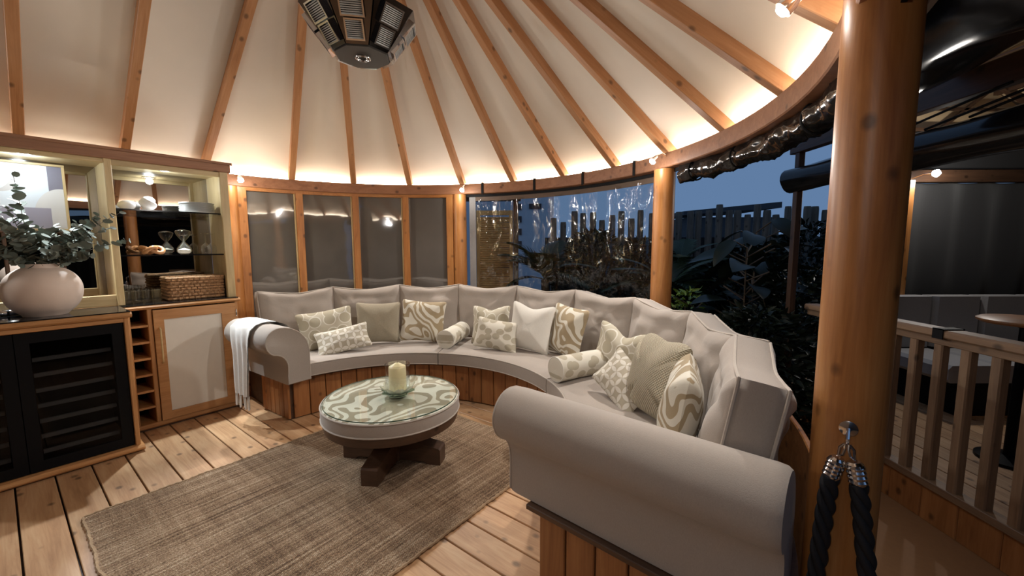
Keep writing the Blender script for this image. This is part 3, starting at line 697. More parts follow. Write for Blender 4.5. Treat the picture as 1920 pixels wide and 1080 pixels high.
# ================================================================== RUG
rg = empty('rug', UVF(1.195, -2.13, 0.0005), 'large rectangular woven brown jute rug under the coffee table', 'rug')
RL, RWd = 2.04, 1.54; nx, ny = 84, 60; v, f = [], []
for s, zz in ((0, 0.011), (1, 0.0)):
    for j in range(ny+1):
        for i in range(nx+1):
            x = -RL/2+RL*i/nx; y = -RWd/2+RWd*j/ny
            ex = 0.004*noise.noise(Vector((x*9, y*9, 3))); 
            if i in (0, nx): x += 0.012*noise.noise(Vector((1.7, y*14, 0)))
            if j in (0, ny): y += 0.006*noise.noise(Vector((x*14, 5.1, 0)))
            v.append((x, y, zz+(ex if s == 0 else 0)))
    b = s*(nx+1)*(ny+1)
    for j in range(ny):
        for i in range(nx):
            q = (b+j*(nx+1)+i, b+j*(nx+1)+i+1, b+(j+1)*(nx+1)+i+1, b+(j+1)*(nx+1)+i); f.append(q if s == 0 else tuple(reversed(q)))
top = (nx+1)*(ny+1); bd = [j for j in range(nx+1)]+[(j+1)*(nx+1)+nx for j in range(ny)]+[ny*(nx+1)+nx-1-j for j in range(nx)]+[(ny-1-j)*(nx+1) for j in range(ny-1)]
for i in range(len(bd)): a, b = bd[i], bd[(i+1) % len(bd)]; f.append((b, a, a+top, b+top))
RM = UVF(1.195, -2.13, 0.0008)
obj('weave', mesh('weave', v, f, 'jute', 50), RM, rg)
vv_, ff_ = [], []
prm = []
for i in range(len(bd)): prm.append(Vector(v[bd[i]]))
acc = []
for i in range(len(prm)):
    a, b = prm[i], prm[(i+1) % len(prm)]
    for q in (0.0, 0.5): acc.append(a.lerp(b, q)+Vector((0, 0, -0.003)))
bv, bf = tube_data(acc, lambda t: 0.0075+0.0025*math.sin(t*len(acc)*2.1), 6, True)
obj('edge_braid', mesh('edge_braid', bv, bf, 'jute_edge', 50), RM, rg, kind='stuff')

# ================================================================== SOFA
sofa = empty('curved_sofa', T(SC), 'curved built-in sofa base clad in vertical cedar boards with rolled grey arms', 'sofa')
BR = 1.22; AL, AR = -55.0, 131.5
v, f = sweep_arc(rect_prof(BR+0.02, 2.06, 0.0, 0.335), AL+4, AR-0.6, 60, SC); obj('core', mesh('core', v, f, 'wood_dark', 30), Matrix(), sofa)
nb = 31; da = (AR-0.5-(AL+5.5))/nb
for i in range(nb):
    a = AL+5.5+da*(i+0.5); wd = 2*(BR+0.01)*math.sin(R(da/2))-0.006
    jit = rnd.uniform(-.003, .003)
    obj('board', box_me(0.31, wd, 0.02, 'wood_base', 0.004), polar(a, BR+0.01+jit, 0.012, SC) @ frame(Vector((0, 0, 0)), Z, Vector((1, 0, 0)), Vector((0, 1, 0))), sofa)
v, f = sweep_arc(rect_prof(BR-0.035, BR+0.06, 0.325, 0.346, 0.004), AL+4.5, AR, 60, SC); obj('top_trim', mesh('top_trim', v, f, 'wood_dark', 30), Matrix(), sofa)
# end boards
def armP(A, sg, r, s, z): return SC+er(A)*r+et(A)*(sg*s)+Z*z
for A, sg, s0, r1 in ((AR, 1, 0.0, 1.98), (AL, -1, -0.075, 1.66)):
    nbd = 6; wd = (r1-BR)/nbd
    for i in range(nbd):
        p = armP(A, sg, BR+wd*(i+0.5), s0-0.01, 0.012)
        obj('board', box_me(0.31, wd-0.007, 0.02, 'wood_base', 0.004), frame(p, Z, er(A), Z.cross(er(A))), sofa)
    p0, p1 = armP(A, sg, BR-0.04, s0-0.02, 0.3355), armP(A, sg, r1, s0-0.02, 0.3355)
    bar('top_trim', p0, p1, 0.10, 0.022, 'wood_dark', sofa)
def arm(A, sg, r0, r1, so, zc, rc, inner):
    """rolled arm; profile in (s, z): s grows away from the seat"""
    pr = [(-inner, 0.35), (-inner, 0.58)]
    ctop = (so, zc)
    for i in range(9):        # sweep from inner face up over to the top of the roll
        t = i/8; a = PI-t*PI/2
        pr.append((so+(so+inner)*math.cos(a) if False else -inner+(so+inner)*(1-math.cos(t*PI/2)), 0.58+(zc+rc-0.58)*math.sin(t*PI/2)))
    for i in range(1, 15):
        a = PI/2-i/14*R(150); pr.append((so+rc*math.cos(a), zc+rc*math.sin(a)))
    ex, ez = pr[-1]
    for i in range(1, 7):
        t = i/6; pr.append((ex+(0.002-ex)*math.sin(t*PI/2), ez-0.10*(1-math.cos(t*PI/2))-0.01*t))
    pr += [(0.002, 0.48), (0.003, 0.42), (0.004, 0.35)]
    m = len(pr); v, f = [], []
    cs = (sum(p[0] for p in pr)/m, sum(p[1] for p in pr)/m)
    st = [(r0, 0.90), (r0-0.006, 0.955), (r0+0.012, 0.99), (r0+0.035, 1.0)]+[(r0+0.035+(r1-r0-0.07)*i/14, 1.0) for i in range(1, 15)]+[(r1-0.012, 0.985), (r1, 0.93)]
    for k, (r, sc) in enumerate(st):
        for s, z in pr:
            w_ = 0.0015*noise.noise(Vector((r*6, s*9, z*9)))
            v.append(armP(A, sg, r, cs[0]+(s-cs[0])*sc+w_, max(0.3485, cs[1]+(z-cs[1])*sc)))
    for i in range(len(st)-1):
        for k in range(m):
            q = (i*m+k, i*m+(k+1) % m, (i+1)*m+(k+1) % m, (i+1)*m+k); f.append(q if sg < 0 else tuple(reversed(q)))
    c0, c1_ = tuple(range(m)), tuple(range((len(st)-1)*m, len(st)*m))
    f += [tuple(reversed(c0)) if sg < 0 else c0, c1_ if sg < 0 else tuple(reversed(c1_))]
    o = obj('arm', mesh('arm', v, f, 'fab_sofa', 50), Matrix(), sofa)
    path = [armP(A, sg, r0-0.002, cs[0]+(s-cs[0])*0.96, max(0.352, cs[1]+(z-cs[1])*0.96)) for s, z in pr]
    tube('piping', path, 0.004, 'fab_pipe', Matrix(), o, n=6)
arm(AR, 1, 1.075, 2.03, 0.0, 0.69, 0.110, 0.17)
arm(AL, -1, 1.02, 1.72, 0.05, 0.69, 0.105, 0.165)
# seat cushions
SEAT = 0.452
for (a0, a1, lb) in ((AL+9.6, 8.2, 'left curved grey seat cushion beside the arm with the throw'), (8.6, 68.0, 'middle curved grey seat cushion behind the coffee table'), (68.4, AR-6.2, 'right curved grey seat cushion beside the near arm')):
    pr = [(1.14, 0.349), (1.128, 0.358), (1.126, 0.40), (1.128, SEAT-0.010), (1.14, SEAT)]+[(1.14+0.55*i/5, SEAT+0.006*math.sin(PI*i/5)) for i in range(1, 6)]+[(1.78, SEAT), (1.78, 0.349)]
    v, f = sweep_arc(pr, a0, a1, 28, SC)
    so_ = obj('seat_cushion', mesh('seat_cushion', v, f, 'fab_sofa', 40), Matrix(), None, lb, 'seat cushion', 'curved seat cushions on the sofa')
    for z in (SEAT-0.003, 0.354): tube('piping', [P(a0+(a1-a0)*i/28, 1.130, z, SC) for i in range(29)], 0.0045, 'fab_pipe', Matrix(), so_, n=6)
# back board behind the cushions
v, f = sweep_arc(rect_prof(2.085, 2.105, 0.0, 0.66, 0.004), AL+3, AR-8, 60, SC); obj('back_board', mesh('back_board', v, f, 'wood_base', 30), Matrix(), sofa)

# ---- cushions
def outline(w_, h, n, con=0.03, ear=0.0, dip=0.0, rc=0.04, taper=0.0, dipw=0.35):
    pts = []
    for side in range(4):
        for i in range(n):
            t = -1+2*i/n
            if side == 0: x, z, e = t, -1, 'b'
            elif side == 1: x, z, e = 1, t, 'r'
            elif side == 2: x, z, e = -t, 1, 't'
            else: x, z, e = -1, -t, 'l'
            bow = 1-t*t
            X = x*w_/2; Zz = z*h/2
            if e in 'bt': Zz -= z*con*h*bow
            else: X -= x*con*w_*bow
            q = (abs(x)*abs(z))
            if q > 0.80:            # soften the corners
                k = (q-0.80)/0.20; X -= math.copysign(rc*w_*0.16*k*k, x); Zz -= math.copysign(rc*h*0.16*k*k, z)
            if rc > 0.3:
                kx, kz = 1-rc*0.17*z**4, 1-rc*0.17*x**4; X *= kx; Zz *= kz
            X *= 1+taper*(z)
            if z > 0: Zz += z*z*(ear*abs(x)**3 - dip*math.exp(-(x/dipw)**2))
            pts.append(Vector((X, 0, Zz+h/2)))
    return pts
def cushion(name, w_, h, puff, band, mat, M, label, cat, group=None, seed=0, con=0.03, ear=0.0, dip=0.0, wr=0.006, taper=0.0, pipe=True, pw=2.2, n=14, fold=0.0, dipw=0.35, pipemat='fab_pipe', rc=0.04):
    ol = outline(w_, h, n, con, ear, dip, rc, taper, dipw); m = len(ol); K = 11; v, f = [], []; cz = h/2
    for sgn in (-1, 1):
        b = len(v)
        for k in range(K):
            s = 1-(k/K)**1.25
            for p in ol:
                x = p.x*s; z = cz+(p.z-cz)*s
                y = sgn*(band/2+puff*(1-s**pw)**0.75)
                wv = noise.noise(Vector((x*5+seed*3.1, sgn*2.0+seed, z*5)))+0.5*noise.noise(Vector((x*13+seed, seed*2.2, z*9)))
                y += wr*wv*(1-s*s*0.6)*2.0
                if fold: y -= sgn*fold*math.exp(-((z/h-0.80-0.05*noise.noise(Vector((x*4, seed, 0))))/0.07)**2)*(1-s**6)
                v.append((x, y, z))
        v.append((0, sgn*(band/2+puff), cz)); c = len(v)-1
        for k in range(K-1):
            for i in range(m):
                q = (b+k*m+i, b+k*m+(i+1) % m, b+(k+1)*m+(i+1) % m, b+(k+1)*m+i); f.append(q if sgn < 0 else tuple(reversed(q)))
        for i in range(m):
            q = (b+(K-1)*m+i, b+(K-1)*m+(i+1) % m, c); f.append(q if sgn < 0 else tuple(reversed(q)))
    b2 = K*m+1
    if band > 0:
        nb_ = 4; base = len(v)
        for j in range(1, nb_):
            for p in ol: v.append((p.x*(1+0.012*math.sin(PI*j/nb_)), -band/2+band*j/nb_, cz+(p.z-cz)*(1+0.012*math.sin(PI*j/nb_))))
        rows = [0]+[base+(j-1)*m for j in range(1, nb_)]+[b2]
        for a, c in zip(rows[:-1], rows[1:]):
            for i in range(m): f.append((a+(i+1) % m, a+i, c+i, c+(i+1) % m))
    else:
        for i in range(m): f.append(((i+1) % m, i, b2+i, b2+(i+1) % m))
    o = obj(name, mesh(name, v, f, mat, 60), M, None, label, cat, group)
    if pipe:
        if band > 0:
            for sg in (-1, 1): tube('piping', [(p.x*1.004, sg*band/2, p.z) for p in ol], 0.0055, pipemat, M, o, n=6, closed=True)
        else: tube('piping', [(p.x*1.004, 0, p.z) for p in ol], 0.004, pipemat, M, o, n=6, closed=True)
    return o
bcl = ['first grey back cushion from the left beside the bar cabinet', 'second grey back cushion from the left', 'third grey back cushion from the left behind the wave cushion', 'fourth grey back cushion from the left under the wooden post',
       'fifth and middle grey back cushion behind the white scatter cushion', 'sixth grey back cushion behind the right-hand wave scatter cushion', 'seventh grey back cushion in front of the right-hand wooden post', 'eighth grey back cushion next to the end one', 'ninth and nearest grey back cushion with a piped square end']
bnd = [-49.5, -30.2, -10.9, 8.0, 27.2, 47.2, 67.6, 88.2, 108.4, 128.0]
for i in range(9):
    a = (bnd[i]+bnd[i+1])/2; ch = 2*1.93*math.sin(R((bnd[i+1]-bnd[i])/2))
    M = polar(a, 1.835, SEAT+0.004, SC) @ RX(R(-9))
    cushion('back_cushion', ch*0.97, 0.50, 0.055, 0.13, 'fab_sofa', M, bcl[i], 'cushion', 'grey back cushions round the sofa', seed=i+1, con=0.006, ear=0.028, dip=0.014, wr=0.015, taper=0.035, pw=3.2, rc=0.08, fold=0.016)
def scat(name, a, r, w_, h, puff, mat, label, lean=-14, roll=0, yaw=0, z=SEAT+0.008, **kw):
    M = polar(a, r, z, SC) @ RZ(R(yaw)) @ RX(R(lean)) @ T(0, 0, h/2) @ RY(R(-roll)) @ T(0, 0, -h/2)
    return cushion(name, w_, h, puff, 0.0, mat, M, label, 'cushion', 'scatter cushions on the sofa', pipe=False, wr=kw.pop('wr', 0.006), rc=kw.pop('rc', 0.15), **kw)
scat('scatter_cushion', -34.5, 1.50, 0.48, 0.36, 0.065, 'pat_circle', 'beige circle-patterned cushion leaning on the leftmost back cushion', roll=8, yaw=-14, seed=11, con=0.05)
scat('scatter_cushion', -30.5, 1.29, 0.46, 0.25, 0.055, 'pat_petal', 'small petal-patterned lumbar cushion lying in front at the left end', roll=12, yaw=-12, lean=-38, seed=12, con=0.05)
scat('scatter_cushion', -17.5, 1.49, 0.42, 0.40, 0.06, 'fab_taupe', 'plain taupe corduroy square cushion left of the wave cushion', roll=-1, yaw=-4, seed=13, con=0.05)
scat('scatter_cushion', -1.5, 1.47, 0.43, 0.41, 0.065, 'pat_wave', 'tan and white wave-patterned square cushion left of the small bolster', roll=-5, yaw=6, seed=14, con=0.05)
scat('scatter_cushion', 23.2, 1.50, 0.40, 0.37, 0.06, 'pat_circle', 'beige circle-patterned cushion half hidden behind the white cushion', roll=3, seed=15, con=0.05, dip=0.03)
scat('scatter_cushion', 29.5, 1.335, 0.43, 0.28, 0.055, 'pat_pebble', 'pebble-patterned lumbar cushion in front of the white cushion', roll=-6, yaw=10, lean=-20, seed=16, con=0.05)
scat('scatter_cushion', 40.2, 1.46, 0.43, 0.43, 0.07, 'fab_white', 'plain off-white square cushion at the middle of the sofa', roll=-4, yaw=10, seed=17, con=0.05, dip=0.035, dipw=0.5)
scat('scatter_cushion', 51.5, 1.56, 0.43, 0.43, 0.07, 'pat_wave', 'tan and white wave-patterned square cushion right of the white cushion', roll=-3, yaw=-6, seed=18, con=0.04, dip=0.0)
scat('scatter_cushion', 75.0, 1.60, 0.46, 0.36, 0.06, 'pat_circle', 'beige circle-patterned cushion behind the long bolster', roll=-7, yaw=28, seed=19, con=0.05, dip=0.06)
scat('scatter_cushion', 91.5, 1.40, 0.42, 0.27, 0.06, 'pat_petal', 'petal-patterned lumbar cushion propped at the front of the right side', roll=-24, yaw=34, lean=-34, seed=20, con=0.05)
scat('scatter_cushion', 99.0, 1.57, 0.44, 0.44, 0.11, 'fab_waffle', 'large beige waffle-textured cushion on the right side', roll=-2, yaw=30, lean=-12, seed=21, con=0.01, dip=0.02, rc=0.75)
scat('scatter_cushion', 112.0, 1.63, 0.42, 0.42, 0.085, 'pat_wave', 'wave-patterned cushion seen edge-on beside the nearest back cushion', roll=0, yaw=-2, lean=-9, seed=22, con=0.04)
def bolster(M, L, r, label):
    prof = [(0.0, 0.0), (r*0.6, -0.004), (r*0.93, 0.0), (r, 0.010)]+[(r*(1+0.02*math.sin(i*1.7)), 0.01+(L-0.02)*i/8) for i in range(1, 8)]+[(r, L-0.010), (r*0.93, L), (r*0.6, L+0.004), (0.0, L)]
    me_ = lathe_me(prof, 'pat_pebble', 36, 50); me_.transform(RY(PI/2))
    o = obj('bolster', me_, M, None, label, 'cushion', 'bolster cushions on the sofa')
    for x in (0.004, L-0.004): tube('piping', [(x, r*0.985*math.cos(2*PI*i/28), r*0.985*math.sin(2*PI*i/28)) for i in range(28)], 0.004, 'fab_white', M, o, n=6, closed=True)
def bolt(p0, p1, r, label):
    p0, p1 = Vector(p0), Vector(p1); x = (p1-p0).normalized(); y = Z.cross(x).normalized(); bolster(frame(p0, x, y, x.cross(y)), (p1-p0).length, r, label)
bolt((-0.60, 3.56, SEAT+0.089), (-0.50, 3.99, SEAT+0.089), 0.083, 'short pebble-patterned bolster between the wave cushion and the middle seat')
bolt((0.29, 2.66, SEAT+0.091), (0.72, 2.92, SEAT+0.091), 0.085, 'long pebble-patterned bolster at the curve of the right side')
# ---- throw over the left arm
tr = empty('throw', T(armP(AL, -1, 1.38, 0.05, 0.8)), 'white fringed throw blanket draped over the left sofa arm', 'blanket')
path = [(-0.19, 0.56), (-0.185, 0.64), (-0.165, 0.71), (-0.12, 0.765), (-0.06, 0.795), (0.0, 0.806), (0.05, 0.806), (0.10, 0.795), (0.145, 0.76), (0.165, 0.71), (0.170, 0.65), (0.170, 0.58), (0.170, 0.50), (0.172, 0.42), (0.175, 0.34), (0.177, 0.26)]
v, f = [], []; nr = 22; m = len(path)
for sd in (0, 1):
    for j in range(nr+1):
        t = j/nr
        for i, (s, z) in enumerate(path):
            wdt = 0.34-0.10*min(1, max(0, (i-8)/7)); r = 1.24+0.02*math.sin(i*0.5)+wdt*t
            fold = 0.010*math.sin(t*22+i*0.15)*min(1, max(0.15, (i-7)/6))
            v.append(armP(AL, -1, r, s+0.004+fold+sd*0.006+(0.006 if 3 < i < 9 else 0), z+sd*0.004*(1 if 2 < i < 9 else 0)))
    b = sd*(nr+1)*m
    for j in range(nr):
        for i in range(m-1):
            q = (b+j*m+i, b+j*m+i+1, b+(j+1)*m+i+1, b+(j+1)*m+i); f.append(q if sd else tuple(reversed(q)))
obj('cloth', mesh('cloth', v, f, 'fab_throw', 60), Matrix(), tr)
for k in range(15):
    t = k/14; r = 1.24+0.02*math.sin(15*0.5)+0.24*t; s = 0.181+0.010*math.sin(t*22+2.2)
    p = armP(AL, -1, r, s, 0.265); q = armP(AL, -1, r+rnd.uniform(-.006, .006), s+rnd.uniform(-.004, .006), 0.17+rnd.uniform(-.01, .01))
    tube('fringe', [p, p.lerp(q, 0.15), p.lerp(q, 0.5), q], lambda x: 0.0035+0.004*x, 'fab_throw', Matrix(), tr, n=6)

# ================================================================== COFFEE TABLE
TC = Vector((-0.765, 2.50, 0.012)); TR = 0.418
ct = empty('coffee_table', T(TC), 'round coffee table with patterned padded drum, glass top and dark wooden cross legs', 'table')
TT = T(TC)
obj('wood_rim', lathe_me([(0.0, 0.262), (TR-0.06, 0.262), (TR-0.012, 0.270), (TR-0.004, 0.30), (TR-0.004, 0.322), (0.0, 0.322)], 'wood_dark', 72), TT, ct)
dr = obj('drum', lathe_me([(0.0, 0.3225), (TR-0.012, 0.3225), (TR, 0.33), (TR+0.003, 0.365), (TR, 0.402), (TR-0.010, 0.410)], 'fab_sofa', 72), TT, ct)
obj('patterned_top', lathe_me([(TR-0.004, 0.404), (TR-0.006, 0.4105), (TR-0.03, 0.4118), (0.0, 0.4120)], 'pat_table', 72), TT, ct)
for z in (0.330, 0.405): tube('piping', [(math.cos(2*PI*i/72)*(TR+0.001), math.sin(2*PI*i/72)*(TR+0.001), z) for i in range(72)], 0.005, 'fab_pipe', TT, dr, n=6, closed=True)
obj('glass_top', lathe_me([(0.0, 0.4135), (TR-0.012, 0.4135), (TR-0.010, 0.4165), (TR-0.012, 0.4195), (0.0, 0.4195)], 'glass_green', 72), TT, ct)
obj('glass_edge', lathe_me([(TR-0.0095, 0.4135), (TR-0.0088, 0.4165), (TR-0.0095, 0.4195), (TR-0.0115, 0.4195), (TR-0.0115, 0.4135)], 'glass_rim', 72), TT, ct)
ld = Vector((-0.043, -0.277, 0)).normalized(); ld2 = Vector((ld.y, -ld.x, 0))
for d in (ld, -ld, ld2, -ld2):
    n_ = Z.cross(d)
    pr = [(0.04, 0.17), (0.315, 0.105), (0.325, 0.095), (0.325, 0.0), (0.25, 0.0), (0.22, 0.018), (0.04, 0.018)]
    hw = 0.05; m = len(pr)
    v = [d*r+n_*hw+Z*z for r, z in pr]+[d*r-n_*hw+Z*z for r, z in pr]
    f = [tuple(reversed(range(m))), tuple(range(m, 2*m))]+[(i, (i+1) % m, m+(i+1) % m, m+i) for i in range(m)]
    obj('leg', mesh('leg', v, f, 'wood_dark', 0), TT, ct)
v, f = boxdata((-0.065, -0.065, 0.02), (0.065, 0.065, 0.262)); obj('column', mesh('column', v, f, 'wood_dark', 0), TT @ RZ(math.atan2(ld.y, ld.x)), ct)
for d in (ld, ld2):
    bar('brace', TC+d*-0.30+Z*0.238, TC+d*0.30+Z*0.238, 0.07, 0.044, 'wood_base', ct)
CD = Vector((-0.725, 2.49, TC.z+0.4198))
ds = empty('candle_dish', T(CD), 'green and clear petal-shaped glass dish on the coffee table', 'dish')
obj('base', lathe_me([(0.0, 0.0), (0.045, 0.0), (0.06, 0.006), (0.06, 0.010), (0.0, 0.010)], 'dish_green', 32), T(CD), ds)
for lay, (np_, r0, r1, zz, mt, tilt) in enumerate(((8, 0.03, 0.105, 0.008, 'dish_green', 0.34), (8, 0.045, 0.108, 0.014, 'dish_pale', 0.85))):
    v = []; f = []
    for i in range(7):
        t = i/6; r = r0+(r1-r0)*t; hw = 0.034*math.sin(PI*(0.18+0.80*t))**0.7
        for j in range(5):
            q = -1+j/2; v.append((r, hw*q, (r-r0)*tilt+0.010*q*q))
    for i in range(6):
        for j in range(4): f.append((i*5+j, (i+1)*5+j, (i+1)*5+j+1, i*5+j+1))
    n0 = len(v); v += [(x, y, z-0.003) for x, y, z in v]; f += [tuple(reversed([k+n0 for k in q])) for q in f]
    pm_ = mesh('petal', v, f, mt, 60)
    for k in range(np_): obj('petal', pm_, T(CD+Z*zz) @ RZ(2*PI*(k+0.5*lay)/np_), ds)
HC = CD+Z*0.020
obj('hurricane_glass', lathe_me([(0.040, 0.0), (0.074, 0.002), (0.076, 0.01), (0.077, 0.185), (0.0745, 0.185), (0.0735, 0.012), (0.040, 0.004)], 'glass_clear', 48), T(HC), None, 'clear glass cylinder around the pillar candle', 'candle holder')
cn = empty('candle', T(HC+Z*0.001), 'thick cream pillar candle inside the glass cylinder', 'candle')
obj('wax', lathe_me([(0.0, 0.0), (0.052, 0.0), (0.053, 0.004), (0.053, 0.160), (0.050, 0.165), (0.015, 0.185), (0.0, 0.183)], 'wax', 40), T(HC+Z*0.005), cn)
tube('wick', [(0, 0, 0.182), (0.001, 0, 0.190), (0.003, 0.001, 0.196)], 0.0014, 'black_matt', T(HC+Z*0.005), cn, n=6)

# ================================================================== HEATER under the apex
HP = Vector((-0.845, 2.43, 2.44))
ht = empty('ceiling_heater', T(HP), 'octagonal dark metal patio heater with mirrored panels hanging from the roof apex', 'heater')
HT = T(HP) @ RZ(R(22.5+9))
def octo(r, z, off=0): return [(r*math.cos(2*PI*i/8+off), r*math.sin(2*PI*i/8+off), z) for i in range(8)]
rb, rt, hh = 0.150, 0.315, 0.215
v = octo(rb-0.012, 0.012)+octo(rt-0.015, hh-0.004)+octo(rt-0.10, hh+0.02)
f = [tuple(reversed(range(8)))]+[(i, (i+1) % 8, 8+(i+1) % 8, 8+i) for i in range(8)]+[(8+i, 8+(i+1) % 8, 16+(i+1) % 8, 16+i) for i in range(8)]+[tuple(range(16, 24))]
obj('body', mesh('body', v, f, 'plate_dark', 0), HT, ht)
v = octo(rb, 0.0)+octo(rb, 0.011); f = [tuple(reversed(range(8))), tuple(range(8, 16))]+[(i, (i+1) % 8, 8+(i+1) % 8, 8+i) for i in range(8)]
bp = obj('bottom_plate', mesh('bottom_plate', v, f, 'plate_dark', 0), HT, ht)
for r in (0.038, 0.026): tube('socket_ring', [(r*math.cos(2*PI*i/32), r*math.sin(2*PI*i/32), -0.003) for i in range(32)], 0.004, 'chrome', HT, bp, n=8, closed=True)
for i in range(8):
    a = 2*PI*(i+0.5)/8; ca = math.cos(PI/8)
    p0 = Vector((math.cos(a)*rb*ca, math.sin(a)*rb*ca, 0.012)); p1 = Vector((math.cos(a)*rt*ca, math.sin(a)*rt*ca, hh))
    up = (p1-p0); L = up.length; up.normalize(); tg = Vector((-math.sin(a), math.cos(a), 0)); out = tg.cross(up).normalized()
    if out.z > 0: out = -out
    tg = up.cross(out)
    Mp = HT @ frame(p0, tg, out, up)     # x along the side, y outwards, z up the slope
    w0, w1 = rb*math.sin(PI/8)*0.98, rt*math.sin(PI/8)*0.98
    v = [(-w0, 0, 0), (w0, 0, 0), (w1, 0, L), (-w1, 0, L), (-w0, 0.006, 0), (w0, 0.006, 0), (w1, 0.006, L), (-w1, 0.006, L)]
    f = [(0, 1, 2, 3), (7, 6, 5, 4), (1, 0, 4, 5), (2, 1, 5, 6), (3, 2, 6, 7), (0, 3, 7, 4)]
    pn = obj('panel', mesh('panel', v, f, 'steel_dark', 0), Mp, ht)
    if True:
        for zc in (L*0.28, L*0.70):
            hw = 0.040+0.030*(zc/L-0.28); hh2 = 0.042
            v, f = merge(boxdata((-hw-0.008, 0.006, zc-hh2-0.008), (hw+0.008, 0.030, zc-hh2)), boxdata((-hw-0.008, 0.006, zc+hh2), (hw+0.008, 0.030, zc+hh2+0.008)),
                         boxdata((-hw-0.008, 0.006, zc-hh2), (-hw, 0.030, zc+hh2)), boxdata((hw, 0.006, zc-hh2), (hw+0.008, 0.030, zc+hh2)))
            gr = obj('grille_frame', mesh('grille_frame', v, f, 'chrome', 0), Mp, pn)
            prt = [boxdata((-hw, 0.012, zc-hh2+k*2*hh2/9), (hw, 0.016, zc-hh2+k*2*hh2/9+0.005)) for k in range(9)]
            v, f = merge(*prt); obj('grille', mesh('grille', v, f, 'shelf_grey', 0), Mp, pn)
tube('hanging_rod', [HP+Z*(hh+0.01), HP+Z*0.6, Vector((HP.x, HP.y, AZ-0.25))], 0.014, 'chrome', Matrix(), ht, n=10)

# ================================================================== POST SPOTLIGHTS
def post_lamp(a, r, z, label, tgt, watts, cone=165, glow=3.0):
    p = P(a, r, z); base = P(a, 2.279, z+0.045)
    L_ = empty('spotlight', T(base), label, 'lamp', 'eave spotlights')
    aim = (Vector(tgt)-p).normalized(); q = aim.to_track_quat('Z', 'Y').to_matrix().to_4x4()
    tube('bracket', [base, base.lerp(p, 0.3)+Z*0.03, base.lerp(p, 0.8)+Z*0.028, p+Z*0.010], 0.0065, 'chrome', Matrix(), L_, n=8)
    hd = obj('housing', lathe_me([(0.006, -0.05), (0.018, -0.045), (0.026, -0.012), (0.027, 0.006), (0.024, 0.006), (0.022, -0.01), (0.006, -0.03)], 'chrome', 24), T(p) @ q, L_)
    obj('bulb', lathe_me([(0.0, -0.012), (0.022, -0.006), (0.023, 0.006), (0.015, 0.016), (0.0, 0.020)], 'bulb', 20), T(p) @ q, hd)
    spot('spotlight_beam', p+aim*0.035, tgt, watts, 0.03, cone, (1.0, 0.955, 0.90), L_)
    gl = bpy.data.lights.new('bulb_glow', 'POINT'); gl.energy = glow; gl.shadow_soft_size = 0.03; gl.color = (1.0, 0.955, 0.90)
    link(bpy.data.objects.new('bulb_glow', gl), T(p+aim*0.03+Z*-0.02), L_)
MIDF = Vector((-0.9, 2.3, 0.2))
post_lamp(-45.8, 2.16, 2.00, 'small chrome spotlight on the eave at the bar cabinet post', MIDF, LAMP_W*1.1)
post_lamp(12.3, 2.16, 1.985, 'small chrome spotlight on the eave above the middle of the sofa', MIDF, LAMP_W)
post_lamp(71.5, 2.16, 1.995, 'small chrome spotlight on the eave at the right-hand window post', MIDF, LAMP_W)
post_lamp(122.5, 2.13, 2.055, 'small chrome spotlight high on the eave by the foreground post', MIDF, LAMP_W*0.62, 165, 2.0)
def added_eave_lamp(u, v_, label, k):  # spots added behind the camera to fill the near sofa arm
    base = W(u, v_, 2.0); p = base+V*(0.12 if v_ < -2 else -0.12)-Z*0.02
    L_ = empty('spotlight', T(base), label, 'lamp', 'eave spotlights')
    aim = (MIDF-p).normalized(); q = aim.to_track_quat('Z', 'Y').to_matrix().to_4x4()
    tube('bracket', [base, base.lerp(p, 0.5)+Z*0.02, p+Z*0.01], 0.0065, 'chrome', Matrix(), L_, n=8)
    obj('housing', lathe_me([(0.006, -0.05), (0.018, -0.045), (0.026, -0.012), (0.027, 0.006), (0.024, 0.006)], 'chrome', 24), T(p) @ q, L_)
    obj('bulb', lathe_me([(0.0, -0.012), (0.022, -0.006), (0.023, 0.006), (0.0, 0.020)], 'bulb', 20), T(p) @ q, L_)
    spot('spotlight_beam', p+aim*0.035, MIDF, LAMP_W*k, 0.03, 165, (1.0, 0.955, 0.90), L_)
added_eave_lamp(-1.1, CV+2.28, 'added unseen fill spotlight on the straight eave behind the entrance', 0.34)
added_eave_lamp(-1.1, CV-2.28, 'added unseen fill spotlight on the straight eave at the far end of the bar', 0.75)

# ================================================================== PLASTIC CURTAINS
cu = empty('clear_curtain', polar(40, 2.37, 0.45), 'clear plastic weather curtain hanging between the two posts behind the sofa', 'curtain')
def sheet(a0, a1, z0, z1, r, amp, na, nz, seed):
    v, f = [], []
    for j in range(nz+1):
        z = z0+(z1-z0)*j/nz
        for i in range(na+1):
            a = a0+(a1-a0)*i/na; t = j/nz
            edge = min(1, min(i, na-i)/6)
            g = amp*(noise.noise(Vector((a*0.16+seed, z*1.6, 2.0)))+0.6*noise.noise(Vector((a*0.45, z*0.9, seed))))+amp*0.8*t**3*math.sin(a*1.1)*edge
            v.append(P(a, r+g*edge, z))
    for j in range(nz):
        for i in range(na): q = j*(na+1)+i; f.append((q, q+1, q+na+2, q+na+1))
    return v, f
v, f = sheet(13.2, 66.5, 0.42, 1.90, 2.385, 0.018, 110, 40, 4.2); obj('sheet', mesh('sheet', v, f, 'pvc_clear', 180), Matrix(), cu)
v, f = sweep_arc(rect_prof(2.376, 2.386, 1.885, 1.985), 12.6, 67, 30, C); obj('hem', mesh('hem', v, f, 'wall_dim', 30), Matrix(), cu)
v, f = sweep_arc(rect_prof(2.372, 2.380, 0.42, 1.93), 12.6, 14.4, 2, C); obj('edge_tape', mesh('edge_tape', v, f, 'fab_outdoor', 30), Matrix(), cu)
